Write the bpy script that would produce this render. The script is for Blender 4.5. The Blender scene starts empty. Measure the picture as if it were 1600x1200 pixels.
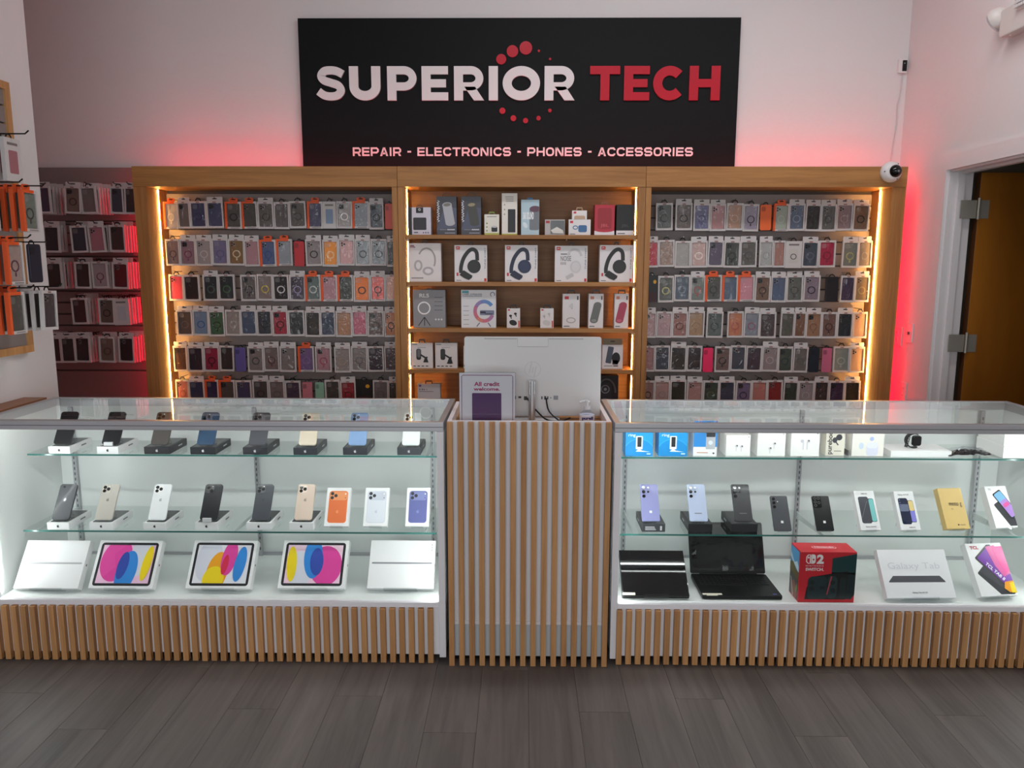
import bpy, bmesh, math, random
from mathutils import Vector, Matrix

random.seed(7)
SC = bpy.context.scene
COL = SC.collection

# ------------------------------------------------------------------ camera
F_PX = 1200.0
EYE = Vector((0.0, 0.0, 1.58))
YAW, PITCH, ROLL = math.radians(0.72), math.radians(8.9), math.radians(0.12)
FW = Vector((-math.sin(YAW) * math.cos(PITCH), math.cos(YAW) * math.cos(PITCH), -math.sin(PITCH)))
_r0 = Vector((math.cos(YAW), math.sin(YAW), 0))
_u0 = _r0.cross(FW)
RT = _r0 * math.cos(ROLL) + _u0 * math.sin(ROLL)
UP = -_r0 * math.sin(ROLL) + _u0 * math.cos(ROLL)
cam_data = bpy.data.cameras.new('camera')
cam_data.sensor_fit = 'HORIZONTAL'
cam_data.sensor_width = 36.0
cam_data.lens = 36.0 * F_PX / 1600.0
cam_data.clip_start = 0.05
cam = bpy.data.objects.new('camera', cam_data)
COL.objects.link(cam)
cam.matrix_world = Matrix(((RT.x, UP.x, -FW.x, EYE.x), (RT.y, UP.y, -FW.y, EYE.y), (RT.z, UP.z, -FW.z, EYE.z), (0, 0, 0, 1)))
SC.camera = cam


def at(x, y, Y=None, Z=None, X=None):
    """survey helper: the point of the place seen at photo pixel (x, y) on a known plane"""
    d = FW + RT * ((x - 800) / F_PX) + UP * ((600 - y) / F_PX)
    t = Y / d.y if Y is not None else ((Z - EYE.z) / d.z if Z is not None else X / d.x)
    return EYE + d * t


# ------------------------------------------------------------------ world, lights, exposure
SC.view_settings.view_transform = 'Standard'
SC.view_settings.look = 'None'
SC.view_settings.exposure = 0.0
SC.view_settings.gamma = 1.0
SC.view_settings.use_curve_mapping = False
SC.cycles.transparent_max_bounces = 32
SC.cycles.max_bounces = 8
SC.cycles.sample_clamp_indirect = 6.0
world = bpy.data.worlds.new('world')
SC.world = world
world.use_nodes = True
bgn = world.node_tree.nodes['Background']
bgn.inputs[0].default_value = (0.80, 0.86, 1.0, 1)
bgn.inputs[1].default_value = 0.03


def area(name, loc, rot, sx, sy, power, color):
    l = bpy.data.lights.new(name, 'AREA')
    l.shape = 'RECTANGLE'
    l.size, l.size_y, l.energy, l.color = sx, sy, power, color
    o = bpy.data.objects.new(name, l)
    o.location, o.rotation_euler = loc, rot
    COL.objects.link(o)
    return o


# storefront windows behind the photographer, two ceiling panels over the shop floor
for i, wx in enumerate((-1.5, -0.1, 1.3)):
    area('storefront_window_light', (wx, -3.3, 1.75), (math.radians(90), 0, 0), 1.35, 2.1, 34, (0.94, 0.98, 1.0))
for wx, wy in ((0.2, 3.3), (1.4, 3.3)):
    area('ceiling_panel_light', (wx, wy, 3.74), (0, 0, 0), 1.1, 0.3, 17, (1.0, 0.98, 0.98))

# ------------------------------------------------------------------ materials
_mats = {}


def lin(h):
    if isinstance(h, (tuple, list)):
        return tuple(h[:3])
    h = h.lstrip('#')
    if len(h) == 3:
        h = ''.join(c * 2 for c in h)
    c = [int(h[i:i + 2], 16) / 255 for i in (0, 2, 4)]
    return tuple(x / 12.92 if x <= 0.04045 else ((x + 0.055) / 1.055) ** 2.4 for x in c)


def new_mat(name):
    m = bpy.data.materials.new(name)
    m.use_nodes = True
    nt = m.node_tree
    return m, nt, nt.nodes['Principled BSDF']


def mat(name, color='fff', rough=0.5, metal=0.0, emis=None, strength=0.0, coat=0.0, spec=0.5):
    if name in _mats:
        return _mats[name]
    m, nt, b = new_mat(name)
    b.inputs['Base Color'].default_value = (*lin(color), 1)
    b.inputs['Roughness'].default_value = rough
    b.inputs['Metallic'].default_value = metal
    b.inputs['Specular IOR Level'].default_value = spec
    b.inputs['Coat Weight'].default_value = coat
    if emis:
        b.inputs['Emission Color'].default_value = (*lin(emis), 1)
        b.inputs['Emission Strength'].default_value = strength
    _mats[name] = m
    return m


def P(color, rough=0.45):
    """plain print / plastic / card colour"""
    key = 'print_%s_%d' % (color, int(rough * 100))
    return mat(key, color, rough)


def grain_mat(name, dark, light, scale, rough=0.5, rand=0.25, bump=0.05, fine=1.0):
    """wood: stretched noise grain in object space + per-object tint"""
    if name in _mats:
        return _mats[name]
    m, nt, b = new_mat(name)
    N, L = nt.nodes, nt.links
    tc = N.new('ShaderNodeTexCoord')
    oi = N.new('ShaderNodeObjectInfo')
    off = N.new('ShaderNodeVectorMath'); off.operation = 'MULTIPLY_ADD'
    cmb = N.new('ShaderNodeCombineXYZ')
    for k in range(3):
        L.new(oi.outputs['Random'], cmb.inputs[k])
    L.new(cmb.outputs[0], off.inputs[0])
    off.inputs[1].default_value = (37.0, 53.0, 71.0)
    L.new(tc.outputs['Object'], off.inputs[2])
    mp = N.new('ShaderNodeMapping')
    mp.inputs['Scale'].default_value = scale
    L.new(off.outputs[0], mp.inputs[0])
    n1 = N.new('ShaderNodeTexNoise')
    n1.inputs['Scale'].default_value = 1.0
    n1.inputs['Detail'].default_value = 6
    n1.inputs['Roughness'].default_value = 0.65
    n1.inputs['Distortion'].default_value = 0.6
    L.new(mp.outputs[0], n1.inputs['Vector'])
    n2 = N.new('ShaderNodeTexNoise')
    n2.inputs['Scale'].default_value = 0.22
    n2.inputs['Detail'].default_value = 3
    L.new(mp.outputs[0], n2.inputs['Vector'])
    mix = N.new('ShaderNodeMix'); mix.data_type = 'FLOAT'
    mix.inputs[0].default_value = 0.45
    L.new(n1.outputs[0], mix.inputs[2]); L.new(n2.outputs[0], mix.inputs[3])
    ramp = N.new('ShaderNodeValToRGB')
    ramp.color_ramp.elements[0].position = 0.32
    ramp.color_ramp.elements[0].color = (*lin(dark), 1)
    ramp.color_ramp.elements[1].position = 0.66
    ramp.color_ramp.elements[1].color = (*lin(light), 1)
    L.new(mix.outputs[0], ramp.inputs[0])
    hsv = N.new('ShaderNodeHueSaturation')
    L.new(ramp.outputs[0], hsv.inputs['Color'])
    mr = N.new('ShaderNodeMapRange')
    mr.inputs['To Min'].default_value = 1.0 - rand
    mr.inputs['To Max'].default_value = 1.0 + rand
    L.new(oi.outputs['Random'], mr.inputs['Value'])
    L.new(mr.outputs[0], hsv.inputs['Value'])
    L.new(hsv.outputs[0], b.inputs['Base Color'])
    b.inputs['Roughness'].default_value = rough
    bp = N.new('ShaderNodeBump')
    bp.inputs['Strength'].default_value = bump
    bp.inputs['Distance'].default_value = 0.002
    L.new(n1.outputs[0], bp.inputs['Height'])
    L.new(bp.outputs[0], b.inputs['Normal'])
    _mats[name] = m
    return m


def glass_mat(name, tint, ior=1.5, rough=0.0, bump=0.0, haze=0.0):
    if name in _mats:
        return _mats[name]
    m = bpy.data.materials.new(name)
    m.use_nodes = True
    nt = m.node_tree
    N, L = nt.nodes, nt.links
    N.clear()
    out = N.new('ShaderNodeOutputMaterial')
    tr = N.new('ShaderNodeBsdfTransparent'); tr.inputs[0].default_value = (*tint, 1)
    gl = N.new('ShaderNodeBsdfGlossy'); gl.inputs['Roughness'].default_value = rough
    fr = N.new('ShaderNodeFresnel'); fr.inputs[0].default_value = ior
    geo = N.new('ShaderNodeNewGeometry')
    inv = N.new('ShaderNodeMath'); inv.operation = 'SUBTRACT'; inv.inputs[0].default_value = 1.0
    L.new(geo.outputs['Backfacing'], inv.inputs[1])
    mul = N.new('ShaderNodeMath'); mul.operation = 'MULTIPLY'
    L.new(fr.outputs[0], mul.inputs[0]); L.new(inv.outputs[0], mul.inputs[1])
    mx = N.new('ShaderNodeMixShader')
    L.new(mul.outputs[0], mx.inputs[0]); L.new(tr.outputs[0], mx.inputs[1]); L.new(gl.outputs[0], mx.inputs[2])
    if bump:
        tc = N.new('ShaderNodeTexCoord')
        oi = N.new('ShaderNodeObjectInfo')
        ad = N.new('ShaderNodeVectorMath'); ad.operation = 'ADD'
        sc = N.new('ShaderNodeMath'); sc.operation = 'MULTIPLY'; sc.inputs[1].default_value = 91.0
        L.new(oi.outputs['Random'], sc.inputs[0])
        L.new(tc.outputs['Object'], ad.inputs[0]); L.new(sc.outputs[0], ad.inputs[1])
        ns = N.new('ShaderNodeTexNoise'); ns.inputs['Scale'].default_value = 22.0
        ns.inputs['Detail'].default_value = 1.0; ns.inputs['Distortion'].default_value = 1.2
        L.new(ad.outputs[0], ns.inputs['Vector'])
        bp = N.new('ShaderNodeBump'); bp.inputs['Strength'].default_value = bump; bp.inputs['Distance'].default_value = 0.01
        L.new(ns.outputs[0], bp.inputs['Height'])
        L.new(bp.outputs[0], gl.inputs['Normal']); L.new(bp.outputs[0], fr.inputs['Normal'])
    L.new(mx.outputs[0], out.inputs[0])
    _mats[name] = m
    return m


def object_colour_mat(name, rough=0.5):
    if name in _mats:
        return _mats[name]
    m, nt, b = new_mat(name)
    oi = nt.nodes.new('ShaderNodeObjectInfo')
    nt.links.new(oi.outputs['Color'], b.inputs['Base Color'])
    b.inputs['Roughness'].default_value = rough
    _mats[name] = m
    return m


def wall_paint(name, color, rough=0.75):
    if name in _mats:
        return _mats[name]
    m, nt, b = new_mat(name)
    N, L = nt.nodes, nt.links
    tc = N.new('ShaderNodeTexCoord')
    ns = N.new('ShaderNodeTexNoise'); ns.inputs['Scale'].default_value = 90
    L.new(tc.outputs['Object'], ns.inputs['Vector'])
    bp = N.new('ShaderNodeBump'); bp.inputs['Strength'].default_value = 0.08; bp.inputs['Distance'].default_value = 0.002
    L.new(ns.outputs[0], bp.inputs['Height']); L.new(bp.outputs[0], b.inputs['Normal'])
    b.inputs['Base Color'].default_value = (*lin(color), 1)
    b.inputs['Roughness'].default_value = rough
    _mats[name] = m
    return m


WHITE_PAINT = wall_paint('white_paint', 'dddadb')
OAK_V = grain_mat('oak_vertical', '8a5a2c', 'b8834a', (60, 60, 3.0), rand=0.06)
OAK_H = grain_mat('oak_horizontal', '8a5a2c', 'b8834a', (3.0, 60, 60), rand=0.06)
OAK_SLAT = grain_mat('oak_slat', 'a06e42', 'd09c66', (70, 70, 2.6), rand=0.10)
OAK_BACK = grain_mat('oak_back', '7d5430', 'a4744a', (2.6, 60, 60), rand=0.03)
DOOR_WOOD = grain_mat('door_wood', '8a5418', 'a5681f', (8, 8, 1.2), rough=0.4, rand=0.02)
PLANK = grain_mat('grey_vinyl_plank', '4b4643', '716a66', (26, 1.6, 26), rough=0.5, rand=0.07, bump=0.10)
ALU = mat('aluminium', 'b9b9bd', 0.38, 0.6)
WHITE_LAM = mat('white_laminate', 'eceaee', 0.35)
CASE_WHITE = mat('white_case_lining', 'ebeeed', 0.3)
GLASS = glass_mat('clear_glass', (0.975, 0.99, 0.983), 1.5)
SHELF_GLASS = glass_mat('shelf_glass', (0.965, 0.985, 0.977), 1.5)
GLASS_EDGE = mat('green_glass_edge', '2f6660', 0.15)
ACRYLIC = glass_mat('clear_acrylic', (0.93, 0.94, 0.94), 1.55)
FILM = glass_mat('clear_film', (0.97, 0.97, 0.97), 1.5, rough=0.03, bump=0.9)
SLATWALL = mat('grey_slatwall', '9a908e', 0.6)
SLATWALL_OLD = mat('taupe_slatwall', '857b78', 0.65)
GROOVE = mat('groove_backing', '5d5654', 0.8)
BLACK = mat('black_plastic', '101012', 0.4, spec=0.3)
STEEL = mat('hook_steel', '8e8e90', 0.3, 0.9)
NICKEL = mat('satin_nickel', 'aaa69c', 0.4, 0.45)
OBJCOL = object_colour_mat('tinted_plastic', 0.38)
CARD = mat('white_card', 'c9c4c4', 0.5)
ORANGE_CARD = mat('orange_card', 'e25a28', 0.5)
WARM_LED = mat('warm_led', 'ffd9a0', emis=(1.0, 0.50, 0.12), strength=115)
RED_LED = mat('red_led', 'ff2030', emis=(1.0, 0.012, 0.05), strength=38)
RED_SIDE = mat('red_led_side', 'ff2030', emis=(1.0, 0.0, 0.03), strength=36)
COOL_LED = mat('cool_led', 'ffffff', emis=(0.95, 1.0, 0.985), strength=52)


# ------------------------------------------------------------------ mesh tools
class MB:
    def __init__(s):
        s.v, s.f = [], []

    def box(s, x0, x1, y0, y1, z0, z1):
        n = len(s.v)
        s.v += [(x0, y0, z0), (x1, y0, z0), (x1, y1, z0), (x0, y1, z0), (x0, y0, z1), (x1, y0, z1), (x1, y1, z1), (x0, y1, z1)]
        s.f += [tuple(n + i for i in q) for q in ((0, 3, 2, 1), (4, 5, 6, 7), (0, 1, 5, 4), (1, 2, 6, 5), (2, 3, 7, 6), (3, 0, 4, 7))]
        return s

    def prism(s, pts, y0, y1):
        """polygon in (x, z), counter-clockwise seen from -Y, extruded y0..y1"""
        a = sum(pts[i][0] * pts[(i + 1) % len(pts)][1] - pts[(i + 1) % len(pts)][0] * pts[i][1] for i in range(len(pts)))
        if a < 0:
            pts = pts[::-1]
        n, k = len(s.v), len(pts)
        s.v += [(x, y0, z) for x, z in pts] + [(x, y1, z) for x, z in pts]
        s.f.append(tuple(n + i for i in range(k)))
        s.f.append(tuple(n + k + i for i in reversed(range(k))))
        for i in range(k):
            j = (i + 1) % k
            s.f.append((n + j, n + i, n + k + i, n + k + j))
        return s

    def strip(s, path, w, y0, y1, closed=False):
        """thick stroke along a path in (x, z)"""
        k = len(path)
        Lp, Rp = [], []
        for i in range(k):
            if closed:
                a, b = path[i - 1], path[(i + 1) % k]
            else:
                a, b = path[max(i - 1, 0)], path[min(i + 1, k - 1)]
            dx, dz = b[0] - a[0], b[1] - a[1]
            l = math.hypot(dx, dz) or 1
            nx, nz = -dz / l, dx / l
            h = w / 2
            if (closed or 0 < i < k - 1):
                p, q, r_ = path[i - 1], path[i], path[(i + 1) % k]
                d1 = Vector((q[0] - p[0], q[1] - p[1])); d2 = Vector((r_[0] - q[0], r_[1] - q[1]))
                if d1.length and d2.length:
                    c = max(-1, min(1, d1.normalized().dot(d2.normalized())))
                    h = w / 2 / max(0.5, math.sqrt((1 + c) / 2))
            Lp.append((path[i][0] + nx * h, path[i][1] + nz * h))
            Rp.append((path[i][0] - nx * h, path[i][1] - nz * h))
        n = len(s.v)
        for i in range(k):
            s.v += [(Lp[i][0], y0, Lp[i][1]), (Rp[i][0], y0, Rp[i][1]), (Lp[i][0], y1, Lp[i][1]), (Rp[i][0], y1, Rp[i][1])]
        for i in range(k if closed else k - 1):
            a, b = n + 4 * i, n + 4 * ((i + 1) % k)
            s.f += [(a, a + 1, b + 1, b), (a + 2, b + 2, b + 3, a + 3), (a, b, b + 2, a + 2), (a + 1, a + 3, b + 3, b + 1)]
        if not closed:
            a, b = n, n + 4 * (k - 1)
            s.f += [(a, a + 2, a + 3, a + 1), (b, b + 1, b + 3, b + 2)]
        return s

    def cyl(s, p0, p1, r0, r1=None, n=14):
        r1 = r0 if r1 is None else r1
        return s.tube([p0, p1], [r0, r1], n)

    def tube(s, path, r, n=8):
        path = [Vector(p) for p in path]
        rs = r if isinstance(r, (list, tuple)) else [r] * len(path)
        base = len(s.v)
        ref = None
        for i, p in enumerate(path):
            d = (path[min(i + 1, len(path) - 1)] - path[max(i - 1, 0)]).normalized()
            if ref is None:
                ref = Vector((0, 0, 1)) if abs(d.z) < 0.9 else Vector((1, 0, 0))
            a = d.cross(ref).normalized(); b = a.cross(d).normalized(); ref = b
            for k in range(n):
                t = 2 * math.pi * k / n
                q = p + (a * math.cos(t) + b * math.sin(t)) * rs[i]
                s.v.append(tuple(q))
        for i in range(len(path) - 1):
            for k in range(n):
                a, b = base + i * n + k, base + i * n + (k + 1) % n
                s.f.append((a, b, b + n, a + n))
        s.f.append(tuple(base + k for k in reversed(range(n))))
        e = base + (len(path) - 1) * n
        s.f.append(tuple(e + k for k in range(n)))
        return s

    def lathe(s, prof, n=20, c=(0, 0, 0)):
        """profile [(r, z)] about the z axis"""
        return s.tube([(c[0], c[1], c[2] + z) for r, z in prof], [max(r, 1e-4) for r, z in prof], n) if False else s._lathe(prof, n, c)

    def _lathe(s, prof, n, c):
        b = len(s.v)
        for r, z in prof:
            for k in range(n):
                t = 2 * math.pi * k / n
                s.v.append((c[0] + r * math.cos(t), c[1] + r * math.sin(t), c[2] + z))
        for i in range(len(prof) - 1):
            for k in range(n):
                a, d = b + i * n + k, b + i * n + (k + 1) % n
                s.f.append((a, d, d + n, a + n))
        s.f.append(tuple(b + k for k in reversed(range(n))))
        e = b + (len(prof) - 1) * n
        s.f.append(tuple(e + k for k in range(n)))
        return s

    def mesh(s, name, material, smooth=False, bevel=0.0, fix=True):
        me = bpy.data.meshes.new(name)
        me.from_pydata(s.v, [], s.f)
        if bevel or fix:
            bm = bmesh.new(); bm.from_mesh(me)
            if fix:
                bmesh.ops.recalc_face_normals(bm, faces=bm.faces)
            if bevel:
                bmesh.ops.bevel(bm, geom=[e for e in bm.edges if len(e.link_faces) == 2 and e.calc_face_angle(0) > 0.6],
                                offset=bevel, segments=2, affect='EDGES', profile=0.6)
            bm.to_mesh(me); bm.free()
        if material:
            me.materials.append(material)
        if smooth:
            for p in me.polygons:
                p.use_smooth = True
            try:
                me.set_sharp_from_angle(angle=math.radians(40))
            except Exception:
                pass
        return me

    def build(s, name, material, parent=None, smooth=False, bevel=0.0, loc=None):
        return link(name, s.mesh(name, material, smooth, bevel), parent, loc)


def link(name, me, parent=None, loc=None, rot=None, color=None):
    o = bpy.data.objects.new(name, me)
    COL.objects.link(o)
    if parent is not None:
        o.parent = parent
    if loc is not None:
        o.location = loc
    if rot is not None:
        o.rotation_euler = rot
    if color is not None:
        o.color = (*color, 1)
    return o


def thing(name, label, cat, loc=(0, 0, 0), rot=(0, 0, 0), group=None):
    o = bpy.data.objects.new(name, None)
    o.empty_display_size = 0.05
    COL.objects.link(o)
    o.location, o.rotation_euler = loc, rot
    return tag(o, label, cat, group)


def tag(o, label, cat, group=None):
    o['label'] = label
    o['category'] = cat
    if group:
        o['group'] = group
    return o


def struct(name, mb, material, label=None, **k):
    o = mb.build(name, material, **k)
    o['kind'] = 'structure'
    if label:
        o['label'] = label
    return o


def rrect(x0, x1, z0, z1, r, n=5):
    pts = []
    for cx, cz, a in ((x1 - r, z0 + r, -90), (x1 - r, z1 - r, 0), (x0 + r, z1 - r, 90), (x0 + r, z0 + r, 180)):
        for k in range(n + 1):
            t = math.radians(a + 90 * k / n)
            pts.append((cx + r * math.cos(t), cz + r * math.sin(t)))
    return pts


def ellipse(cx, cz, a, b, rot=0.0, n=28):
    c, s_ = math.cos(rot), math.sin(rot)
    return [(cx + a * math.cos(t) * c - b * math.sin(t) * s_, cz + a * math.cos(t) * s_ + b * math.sin(t) * c)
            for t in (2 * math.pi * k / n for k in range(n))]


def arc(cx, cz, a, b, d0, d1, n=16):
    return [(cx + a * math.cos(math.radians(d0 + (d1 - d0) * k / n)), cz + b * math.sin(math.radians(d0 + (d1 - d0) * k / n))) for k in range(n + 1)]


def clip(pts, x0, x1, z0, z1):
    def cut(ps, ax, lim, keep_less):
        out = []
        for i in range(len(ps)):
            p, q = ps[i], ps[(i + 1) % len(ps)]
            ip = p[ax] <= lim if keep_less else p[ax] >= lim
            iq = q[ax] <= lim if keep_less else q[ax] >= lim
            if ip:
                out.append(p)
            if ip != iq:
                t = (lim - p[ax]) / (q[ax] - p[ax])
                out.append((p[0] + t * (q[0] - p[0]), p[1] + t * (q[1] - p[1])))
        return out
    for a in ((0, x1, True), (0, x0, False), (1, z1, True), (1, z0, False)):
        pts = cut(pts, *a)
        if not pts:
            break
    return pts


def crom(ctrl, n=6):
    out = []
    k = len(ctrl)
    for i in range(k - 1):
        p0, p1, p2, p3 = ctrl[max(i - 1, 0)], ctrl[i], ctrl[i + 1], ctrl[min(i + 2, k - 1)]
        for j in range(n):
            t = j / n
            out.append(tuple(0.5 * (2 * p1[a] + (p2[a] - p0[a]) * t + (2 * p0[a] - 5 * p1[a] + 4 * p2[a] - p3[a]) * t * t
                                    + (-p0[a] + 3 * p1[a] - 3 * p2[a] + p3[a]) * t ** 3) for a in range(len(p1))))
    out.append(tuple(ctrl[-1]))
    return out


_txt = {}


def text_data(s, bold=0.0, spacing=1.0):
    key = (s, bold, spacing)
    if key in _txt:
        return _txt[key]
    c = bpy.data.curves.new('lettering', 'FONT')
    c.body = s
    c.size = 1.0
    c.offset = bold
    c.space_character = spacing
    c.fill_mode = 'FRONT'
    c.resolution_u = 3
    o = bpy.data.objects.new('lettering', c)
    COL.objects.link(o)
    bpy.context.view_layer.update()
    me = bpy.data.meshes.new_from_object(o.evaluated_get(bpy.context.evaluated_depsgraph_get()))
    v = [tuple(p.co[:2]) for p in me.vertices]
    f = [tuple(p.vertices) for p in me.polygons]
    bpy.data.objects.remove(o); bpy.data.curves.remove(c); bpy.data.meshes.remove(me)
    _txt[key] = (v, f)
    return v, f


def lettering(parent, s, x0, x1, z0, z1, material, y=-0.0012, bold=0.02, spacing=1.0, vertical=False, name='lettering', slant=0.0):
    """flat printed words stretched into a rectangle of the thing's front (x, z)"""
    v, f = text_data(s, bold, spacing)
    ax, bx_ = min(p[0] for p in v), max(p[0] for p in v)
    az, bz = min(p[1] for p in v), max(p[1] for p in v)
    mb = MB()
    for px, pz in v:
        u, w = (px - ax) / (bx_ - ax), (pz - az) / (bz - az)
        if vertical:
            u, w = 1 - w, u
        mb.v.append((x0 + u * (x1 - x0) + slant * w, y, z0 + w * (z1 - z0)))
    mb.f = [tuple(q) for q in f]
    me = mb.mesh(name, material, fix=False)
    o = link(name, me, parent)
    return o


def prn(parent, pts, material, layer=1, name='printed_panel', y=None):
    """flat print on the front face (y = 0) of a box"""
    y0 = -0.0004 * layer if y is None else y
    return MB().prism(pts, y0, y0 + 0.0003).build(name, material, parent)


def rect(x0, x1, z0, z1):
    return [(x0, z0), (x1, z0), (x1, z1), (x0, z1)]


# ------------------------------------------------------------------ the room
Y_BACK, X_RIGHT, X_PART, Y_PART = 5.05, 2.39, -2.23, 3.62
floor = struct('floor', MB().box(-3.7, 4.3, -3.5, 5.2, -0.05, -0.004), mat('floor_underlay', '4c4846', 0.7))
PW, PL, GAP = 0.18, 1.22, 0.0012
plank_me = MB().box(-PW / 2 + GAP / 2, PW / 2 - GAP / 2, -PL / 2 + GAP / 2, PL / 2 - GAP / 2, -0.004, 0.0).mesh('plank', PLANK)
col_i = 0
x = -2.13
while x < 2.3:
    off = (0.0, 0.47, 0.86, 0.25, 0.66, 1.05, 0.38)[col_i % 7]
    y = -0.9 + off
    while y < 4.3:
        link('plank', plank_me, floor, (x + PW / 2, y, 0))
        y += PL
    x += PW
    col_i += 1

struct('wall_back', MB().box(-3.7, 2.6, Y_BACK, Y_BACK + 0.12, -0.05, 3.8), WHITE_PAINT)
struct('wall_left', MB().box(X_PART - 0.13, X_PART, -3.5, Y_PART, 0, 3.8), WHITE_PAINT)
struct('wall_added_far_left', MB().box(-3.75, -3.63, Y_PART - 0.15, Y_BACK, 0, 3.8), WHITE_PAINT)  # unseen wall, added to darken the corner behind the partition
struct('wall_added_passage', MB().box(-3.63, X_PART - 0.13, Y_PART - 0.15, Y_PART - 0.03, 0, 3.8), WHITE_PAINT)  # unseen wall, added to close that corner off from world light
struct('ceiling', MB().box(-3.75, 2.6, -3.5, 5.2, 3.8, 3.9), WHITE_PAINT)
# right wall with the doorway cut out: outline in (Y, Z)
D0, D1, DZ = 3.55, 4.47, 2.11
m = MB()
out = [(-3.5, 0), (D0, 0), (D0, DZ), (D1, DZ), (D1, 0), (Y_BACK, 0), (Y_BACK, 3.8), (-3.5, 3.8)]
m.prism(out, 0, 0.13)
m.v = [(X_RIGHT + y_, x_, z_) for x_, y_, z_ in m.v]
struct('wall_right', m, WHITE_PAINT)
m = MB().prism([(D0 - 0.075, 0), (D0 + 0.008, 0), (D0 + 0.008, DZ - 0.008), (D1 - 0.008, DZ - 0.008), (D1 - 0.008, 0), (D1 + 0.075, 0), (D1 + 0.075, DZ + 0.075), (D0 - 0.075, DZ + 0.075)], 0, 0.018)
m.v = [(X_RIGHT - 0.018 + y_, x_, z_) for x_, y_, z_ in m.v]
struct('trim_1', m, mat('gloss_white_trim', 'dcd8da', 0.35), 'white painted door casing')
m = MB().prism([(D0, 0), (D0 + 0.02, 0), (D0 + 0.02, DZ - 0.02), (D1 - 0.02, DZ - 0.02), (D1 - 0.02, 0), (D1, 0), (D1, DZ), (D0, DZ)], 0, 0.13)
m.v = [(X_RIGHT + y_, x_, z_) for x_, y_, z_ in m.v]
struct('trim_2', m, mat('gloss_white_trim', 'dcd8da', 0.35), 'white door jamb lining')
m = MB().prism([(D1 - 0.032, 0), (D1 - 0.02, 0), (D1 - 0.02, DZ - 0.02), (D0 + 0.02, DZ - 0.02), (D0 + 0.02, DZ - 0.032), (D1 - 0.032, DZ - 0.032)], 0, 0.035)
m.v = [(X_RIGHT + 0.045 + y_, x_, z_) for x_, y_, z_ in m.v]
struct('trim_3', m, mat('gloss_white_trim', 'dcd8da', 0.35), 'white door stop')
# the room beyond the door
struct('wall_beyond', MB().box(2.52, 4.3, 4.75, 4.85, 0, 2.6), mat('beige_paint', 'b7aa98', 0.8))
struct('wall_beyond_side', MB().box(4.2, 4.3, 2.6, 4.75, 0, 2.6), mat('beige_paint', 'b7aa98', 0.8))
struct('ceiling_beyond', MB().box(2.52, 4.3, 2.6, 4.85, 2.6, 2.7), mat('beige_paint', 'b7aa98', 0.8))
struct('wall_beyond_front', MB().box(2.52, 4.3, 2.5, 2.6, 0, 2.7), mat('beige_paint', 'b7aa98', 0.8))
door = thing('door_1', 'honey brown wooden door standing open on steel hinges', 'door', (2.545, 4.44, 0))
door['kind'] = 'structure'
del door['category']
MB().box(0, 0.86, -0.022, 0.022, 0.012, 2.085).build('door_leaf', DOOR_WOOD, door, bevel=0.002)
MB().box(-0.0005, 0.0, -0.0215, 0.0215, 0.012, 2.085).build('door_edge', mat('door_edge_brown', '4a2a10', 0.5), door)
for hz in (1.885, 1.135, 0.25):
    h = MB().box(-0.1, -0.012, -0.0245, -0.0225, hz - 0.05, hz + 0.05)
    ho = h.build('hinge', NICKEL, door, loc=(0, 0.0, 0))
    MB().box(0.006, 0.058, -0.0245, -0.0222, hz - 0.05, hz + 0.05).build('hinge_plate', NICKEL, ho)
    MB().cyl((-0.003, -0.03, hz - 0.055), (-0.003, -0.03, hz + 0.062), 0.0075).build('hinge_knuckle', NICKEL, ho, smooth=True)

# ------------------------------------------------------------------ oak wall unit (three bays)
UY0, UY1, UTOP, UHEAD = 4.70, 4.99, 2.15, 2.032
SLAT_P = 0.0745


def wall_bay(name, label, x0, x1, fl, fr, kind):
    t = thing(name, label, 'display', (0, 0, 0))
    MB().box(x0 + 0.001, x1 - 0.001, UY0 - 0.004, UY1, UHEAD, UTOP).build('header', OAK_H, t, bevel=0.0015)
    # side posts; the outer ones are wide boxed uprights
    MB().box(x0 + 0.001, x0 + fl, UY0, UY1, 0.0, UHEAD).build('side_panel', OAK_V, t, bevel=0.0015)
    MB().box(x1 - fr, x1 - 0.001, UY0, UY1, 0.0, UHEAD).build('side_panel', OAK_V, t, bevel=0.0015)
    a, b = x0 + fl, x1 - fr
    MB().box(a, b, UY0 + 0.02, UY1, 0.0, 0.60).build('base_cabinet', OAK_V, t)
    MB().box(a, b, UY1 - 0.008, UY1, 0.60, UHEAD).build('back_panel', GROOVE if kind == 'slat' else OAK_BACK, t)
    if kind == 'slat':
        n = int((UHEAD - 0.60) / SLAT_P)
        sl = MB().box(a, b, UY1 - 0.022, UY1 - 0.008, 0.0, SLAT_P - 0.008).mesh('slat', SLATWALL, bevel=0.0015)
        for i in range(n + 1):
            z = 0.605 + i * SLAT_P
            if z + SLAT_P < UHEAD + 0.01:
                link('slat', sl, t, (0, 0, z))
    return t


bay_l = wall_bay('slatwall_display', 'oak framed slatwall display full of phone cases, beside the taupe slatwall', -2.334, -0.746, 0.078, 0.034, 'slat')
bay_c = wall_bay('shelf_display', 'oak shelving bay of boxed headphones and speakers behind the computer', -0.746, 0.734, 0.043, 0.043, 'shelf')
bay_r = wall_bay('slatwall_display', 'oak framed slatwall display full of phone cases, beside the open door', 0.734, 2.274, 0.034, 0.082, 'slat')
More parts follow.
